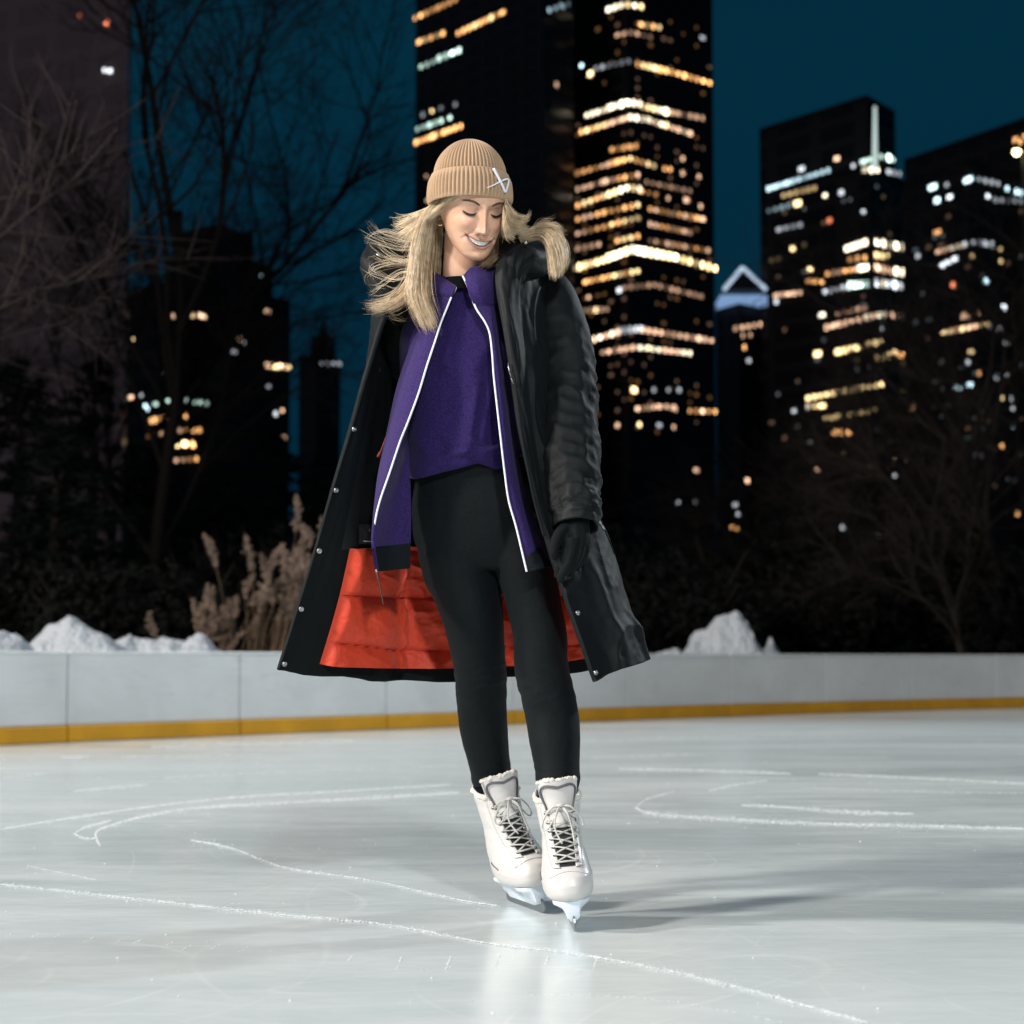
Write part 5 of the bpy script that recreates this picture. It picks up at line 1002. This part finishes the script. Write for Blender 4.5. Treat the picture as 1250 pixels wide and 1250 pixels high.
def skate(x0, y0, yaw, lean, label=None, mir=1):
    M = np.array(Matrix.Translation((x0, y0, 0)) @ Matrix.Rotation(R(yaw), 4, 'Z') @ Matrix.Rotation(R(lean), 4, 'Y'))
    def T(p): p = np.asarray(p, float)*(1.13, 1, 1); return p @ M[:3, :3].T+M[:3, 3]
    def TB(mb): mb.v = [T(q) for q in mb.v]; return mb
    t = np.linspace(0, 2*math.pi, 72, endpoint=False)
    zz_ = np.concatenate([np.linspace(.066, .28, 60)]); g = np.array([bsurf(z, t) for z in zz_]); c = g[-1].mean(0)
    g = np.concatenate([g, [c+(g[-1]-c)*.97+(0, 0, .004), c+(g[-1]-c)*.90+(0, 0, .003), c+(g[-1]-c)*.85+(0, 0, -.03), c+(g[-1]-c)*.5+(0, 0, -.05)]])
    # collar dips at the front, lifts at the back
    up = sm(.24, .28, g[..., 2])*(sm(-.01, .10, g[..., 1])*.018-.004); g[..., 2] += up
    w_ = .0016*fbm(g[..., 0]*40, g[..., 2]*60, 7, 3); g[..., 0] += np.sign(g[..., 0])*w_
    boot = build('ice_skate', TB(MB().rings(g)), mboot, PR)
    def sub(name, mb, m, smooth=True): return build(name, TB(mb), m, boot, smooth=smooth)
    # toe cap seam
    sub('toe_seam', MB().tube([bfront(x, .1285+ -9*x*x, .0008) for x in np.linspace(-.036, .036, 20)], .0013, 6), mboot)
    # dark throat
    zs_ = np.linspace(.137, .252, 36); wv = np.interp(zs_, [.137, .16, .2, .252], [.0150, .0175, .0185, .0205]); sub('throat', MB().grid(np.array([[bfront(q*w1, z, .0022) for q in np.linspace(-1, 1, 9)] for z, w1 in zip(zs_, wv)]), flip=True), mdk)
    # tongue
    zs_ = np.linspace(.215, .322, 30); w1 = np.interp(zs_, [.215, .25, .285, .308, .318, .322], [.018, .025, .036, .0395, .038, .033]); tg = []
    for z, w_ in zip(zs_, w1):
        row = []
        for q in np.linspace(-1, 1, 21):
            yb_ = np.interp(z, [.215, .25, .28, .322], [-.0345, -.030, -.029, -.036]); zo = z-.006*(1-abs(q))**2*sm(.30, .322, z); row.append((q*w_, yb_+.013*q*q*(w_/.03)**1.0-.0030*math.cos(q*1.5), zo))
        tg.append(row)
    tg = np.array(tg); mb = MB(); mb.grid(tg, flip=True); bk = tg+np.array([0, .013, -.002]); mb.grid(bk)
    n1 = 30*21; I = np.arange(n1).reshape(30, 21)
    for q in (I[-1], I[:, 0], I[:, -1], I[0]):
        for a, b_ in zip(q[:-1], q[1:]): mb.f.append((int(a), int(b_), int(b_)+n1, int(a)+n1)); mb.m.append(0)
    tong = sub('tongue', mb, mboot)
    # grey M-shaped trim
    pth = [(-.0235, .243), (-.0270, .262), (-.0330, .285), (-.0335, .300), (-.025, .3065), (-.011, .3045), (0, .3020), (.011, .3045), (.025, .3065), (.0335, .300), (.0330, .285), (.0270, .262), (.0235, .243)]
    def on_t(x, z, off=.0015):
        w_ = np.interp(z, zs_, w1); q = x/w_; yb_ = np.interp(z, [.215, .25, .28, .322], [-.0345, -.030, -.029, -.036]); return (x, yb_+.013*q*q*(w_/.03)-.0030*math.cos(q*1.5)-off, z)
    sub('trim', MB().tube([on_t(*q) for q in cr(np.array(pth), 60)], .0034, 8, flat=.6), mgrey)
    mb = MB()                                            # fleece edge of the tongue and collar
    for q in np.linspace(-1, 1, 90):
        c = np.array(on_t(q*.037, .3195-.004*(1-abs(q))**2-.006*abs(q)**4, -.006)); a = np.linspace(0, 2*math.pi, 7, endpoint=False); c = c+RNG.normal(0, .0012, 3); r = .0042*(1+.25*RNG.normal())
        mb.rings([[c+r*np.array([s_*math.cos(k_), s_*math.sin(k_)*1.2, z_]) for k_ in a] for s_, z_ in ((.3, -.9), (.9, -.4), (1, .1), (.7, .7), (.2, 1))])
    sub('fleece_lining', mb, mfl); mb = MB(); top = g[59]
    for i in range(72):
        if abs(((t[i]+math.pi) % (2*math.pi))-math.pi) < .75: continue
        c = top[i]*.97+np.array([0, .001, .004]); a = np.linspace(0, 2*math.pi, 7, endpoint=False); r = .0048*(1+.25*RNG.normal()); mb.rings([[c+r*np.array([s_*math.cos(k_), s_*math.sin(k_), z_]) for k_ in a] for s_, z_ in ((.3, -.9), (.9, -.4), (1, .1), (.7, .7), (.2, 1))])
    sub('fleece_collar', mb, mfl)
    # eyelet flaps, eyelets, laces
    ez = np.array([.141, .156, .172, .189, .207, .226, .247]); ew = np.interp(ez, [.137, .16, .2, .252], [.0185, .0215, .0235, .0275])
    mb = MB(); me2 = {-1: MB(), 1: MB()}
    for sg in (-1, 1):
        mb.grid(np.array([[bfront(sg*(np.interp(z, [.137, .16, .2, .26], [.0150, .0178, .0192, .022])+q), z, .0040-.002*abs(q-.006)/.006) for q in np.linspace(0, .014, 6)] for z in np.linspace(.134, .264, 40)]), flip=(sg > 0))
        for z, w_ in zip(ez, ew):
            c = np.array(bfront(sg*w_, z, .006)); me2[sg].tube([c+(0, .012, -.004), c+(0, -.002, .001)], [.0042, .0036], 10)
    fl = sub('eyelet_flap', mb, mboot); sol = fl.modifiers.new('s', 'SOLIDIFY'); sol.thickness = .0025; sol.offset = 0
    sub('eyelet_row', me2[-1], mmet); sub('eyelet_row', me2[1], mmet)
    mb = MB()
    for k in range(6):
        for sg in (-1, 1):
            a, b_ = np.array(bfront(-sg*ew[k], ez[k], .009)), np.array(bfront(sg*ew[k+1], ez[k+1], .009)); m_ = (a+b_)/2+np.array([0, -.005-.001*sg, .003]); mb.tube(cr([a, m_, b_], 10), .0021, 6)
    a, b_ = np.array(bfront(-ew[0], ez[0], .008)), np.array(bfront(ew[0], ez[0], .008)); mb.tube(cr([a, (a+b_)/2+(0, -.005, .001), b_], 8), .0021, 6)
    kn = np.array([.001, -.046, .262]); kz = kn[2]
    for sg in (-1, 1):
        e = np.array(bfront(sg*ew[6], ez[6], .008)); mb.tube(cr([e, (e+kn)/2+(0, -.006, .006), kn], 10), .0021, 6)
        mb.tube(cr([kn, kn+(sg*.018, -.012, -.002), kn+(sg*.034, -.006, -.022), kn+(sg*.040, -.004, -.044), kn+(sg*.030, -.012, -.046), kn+(sg*.012, -.016, -.018), kn], 26), .0020, 6)
        mb.tube(cr([kn, kn+(sg*.010, -.018, -.012), kn+(sg*.016, -.022, -.045), kn+(sg*.012+.006, -.036, -.078)], 18), .0019, 6)
    mb.tube(cr([kn+(-.006, -.002, 0), kn+(0, -.007, .002), kn+(.006, -.002, 0)], 8), .0045, 8)
    sub('laces', mb, mlace)
    # pull tab at the back
    pb = cr(np.array([(-.002, .105, .268), (-.002, .122, .292), (-.002, .130, .304), (-.002, .118, .306), (-.002, .100, .290)]), 20); sub('pull_tab', MB().tube(pb, .0075, 8, flat=.35), mboot)
    mb = MB(); mb.tube([bsurf(np.array(.118), np.array(-1.9+.09*k)) +np.array([-.0006, 0, -.012*k*.25]) for k in range(5)], .0022, 6, flat=.5); sub('side_mark', mb, mgrey)
    # holder and blade
    ys = np.linspace(-.128, .122, 40); mb = MB(); R_ = []
    for y_ in ys:
        e = min(1, (y_+.128)/.012, (.122-y_)/.012); wt = np.interp(y_, [-.128, -.09, 0, .05, .122], [.026, .036, .028, .026, .028])*(.6+.4*max(0, e)); front = sm(-.075, -.128, y_); zb_ = .015+.008*front+.012*sm(.09, .122, y_)
        gap = math.exp(-((y_-.0)/.030)**4); wm = np.interp(y_, [-.13, -.09, 0, .1], [.012, .010, .006, .007])*(1-.55*gap)
        R_.append([(-wt, y_, .0665), (-wt*.96, y_, .058), (-wm-.35*(wt-wm)*(1-gap), y_, .048-.004*gap), (-wm, y_, .030), (-.0042, y_, zb_), (.0042, y_, zb_), (wm, y_, .030), (wm+.35*(wt-wm)*(1-gap), y_, .048-.004*gap), (wt*.96, y_, .058), (wt, y_, .0665)])
    mb.rings(R_); hold = sub('blade_holder', mb, msole)
    bv = hold.modifiers.new('b', 'BEVEL'); bv.width = .0012; bv.segments = 2
    prof_ = [(-.128, .034), (-.143, .030), (-.146, .022), (-.142, .013), (-.137, .0075), (-.132, .0055), (-.126, .0035), (-.110, .0015), (-.06, .0006), (0, .0003), (.07, .0006), (.118, .0018), (.128, .0045), (.130, .010), (.124, .026), (.06, .028), (-.06, .028), (-.12, .030)]
    n = len(prof_); mb = MB(); v = [(-.0018, a, b_) for a, b_ in prof_]+[(.0018, a, b_) for a, b_ in prof_]; mb.add(v, [tuple(range(n)), tuple(range(n, 2*n))[::-1]]+[(i, n+i, n+(i+1) % n, (i+1) % n) for i in range(n)])
    sub('blade', mb, mblade, False)
    if label: boot['label'] = label
    return boot
c = G(700, 1139); skate(c[0], c[1]+.143, 2, -6, 'white skate nearest the camera with its toe straight on')
a, b_ = G(670, 1118), G(612, 1097); c = (a+b_)/2; skate(c[0]+.004, c[1], math.degrees(math.atan2(a[0]-b_[0], -(a[1]-b_[1])))*1.0, -13, 'white skate set farther back and turned to show its side')
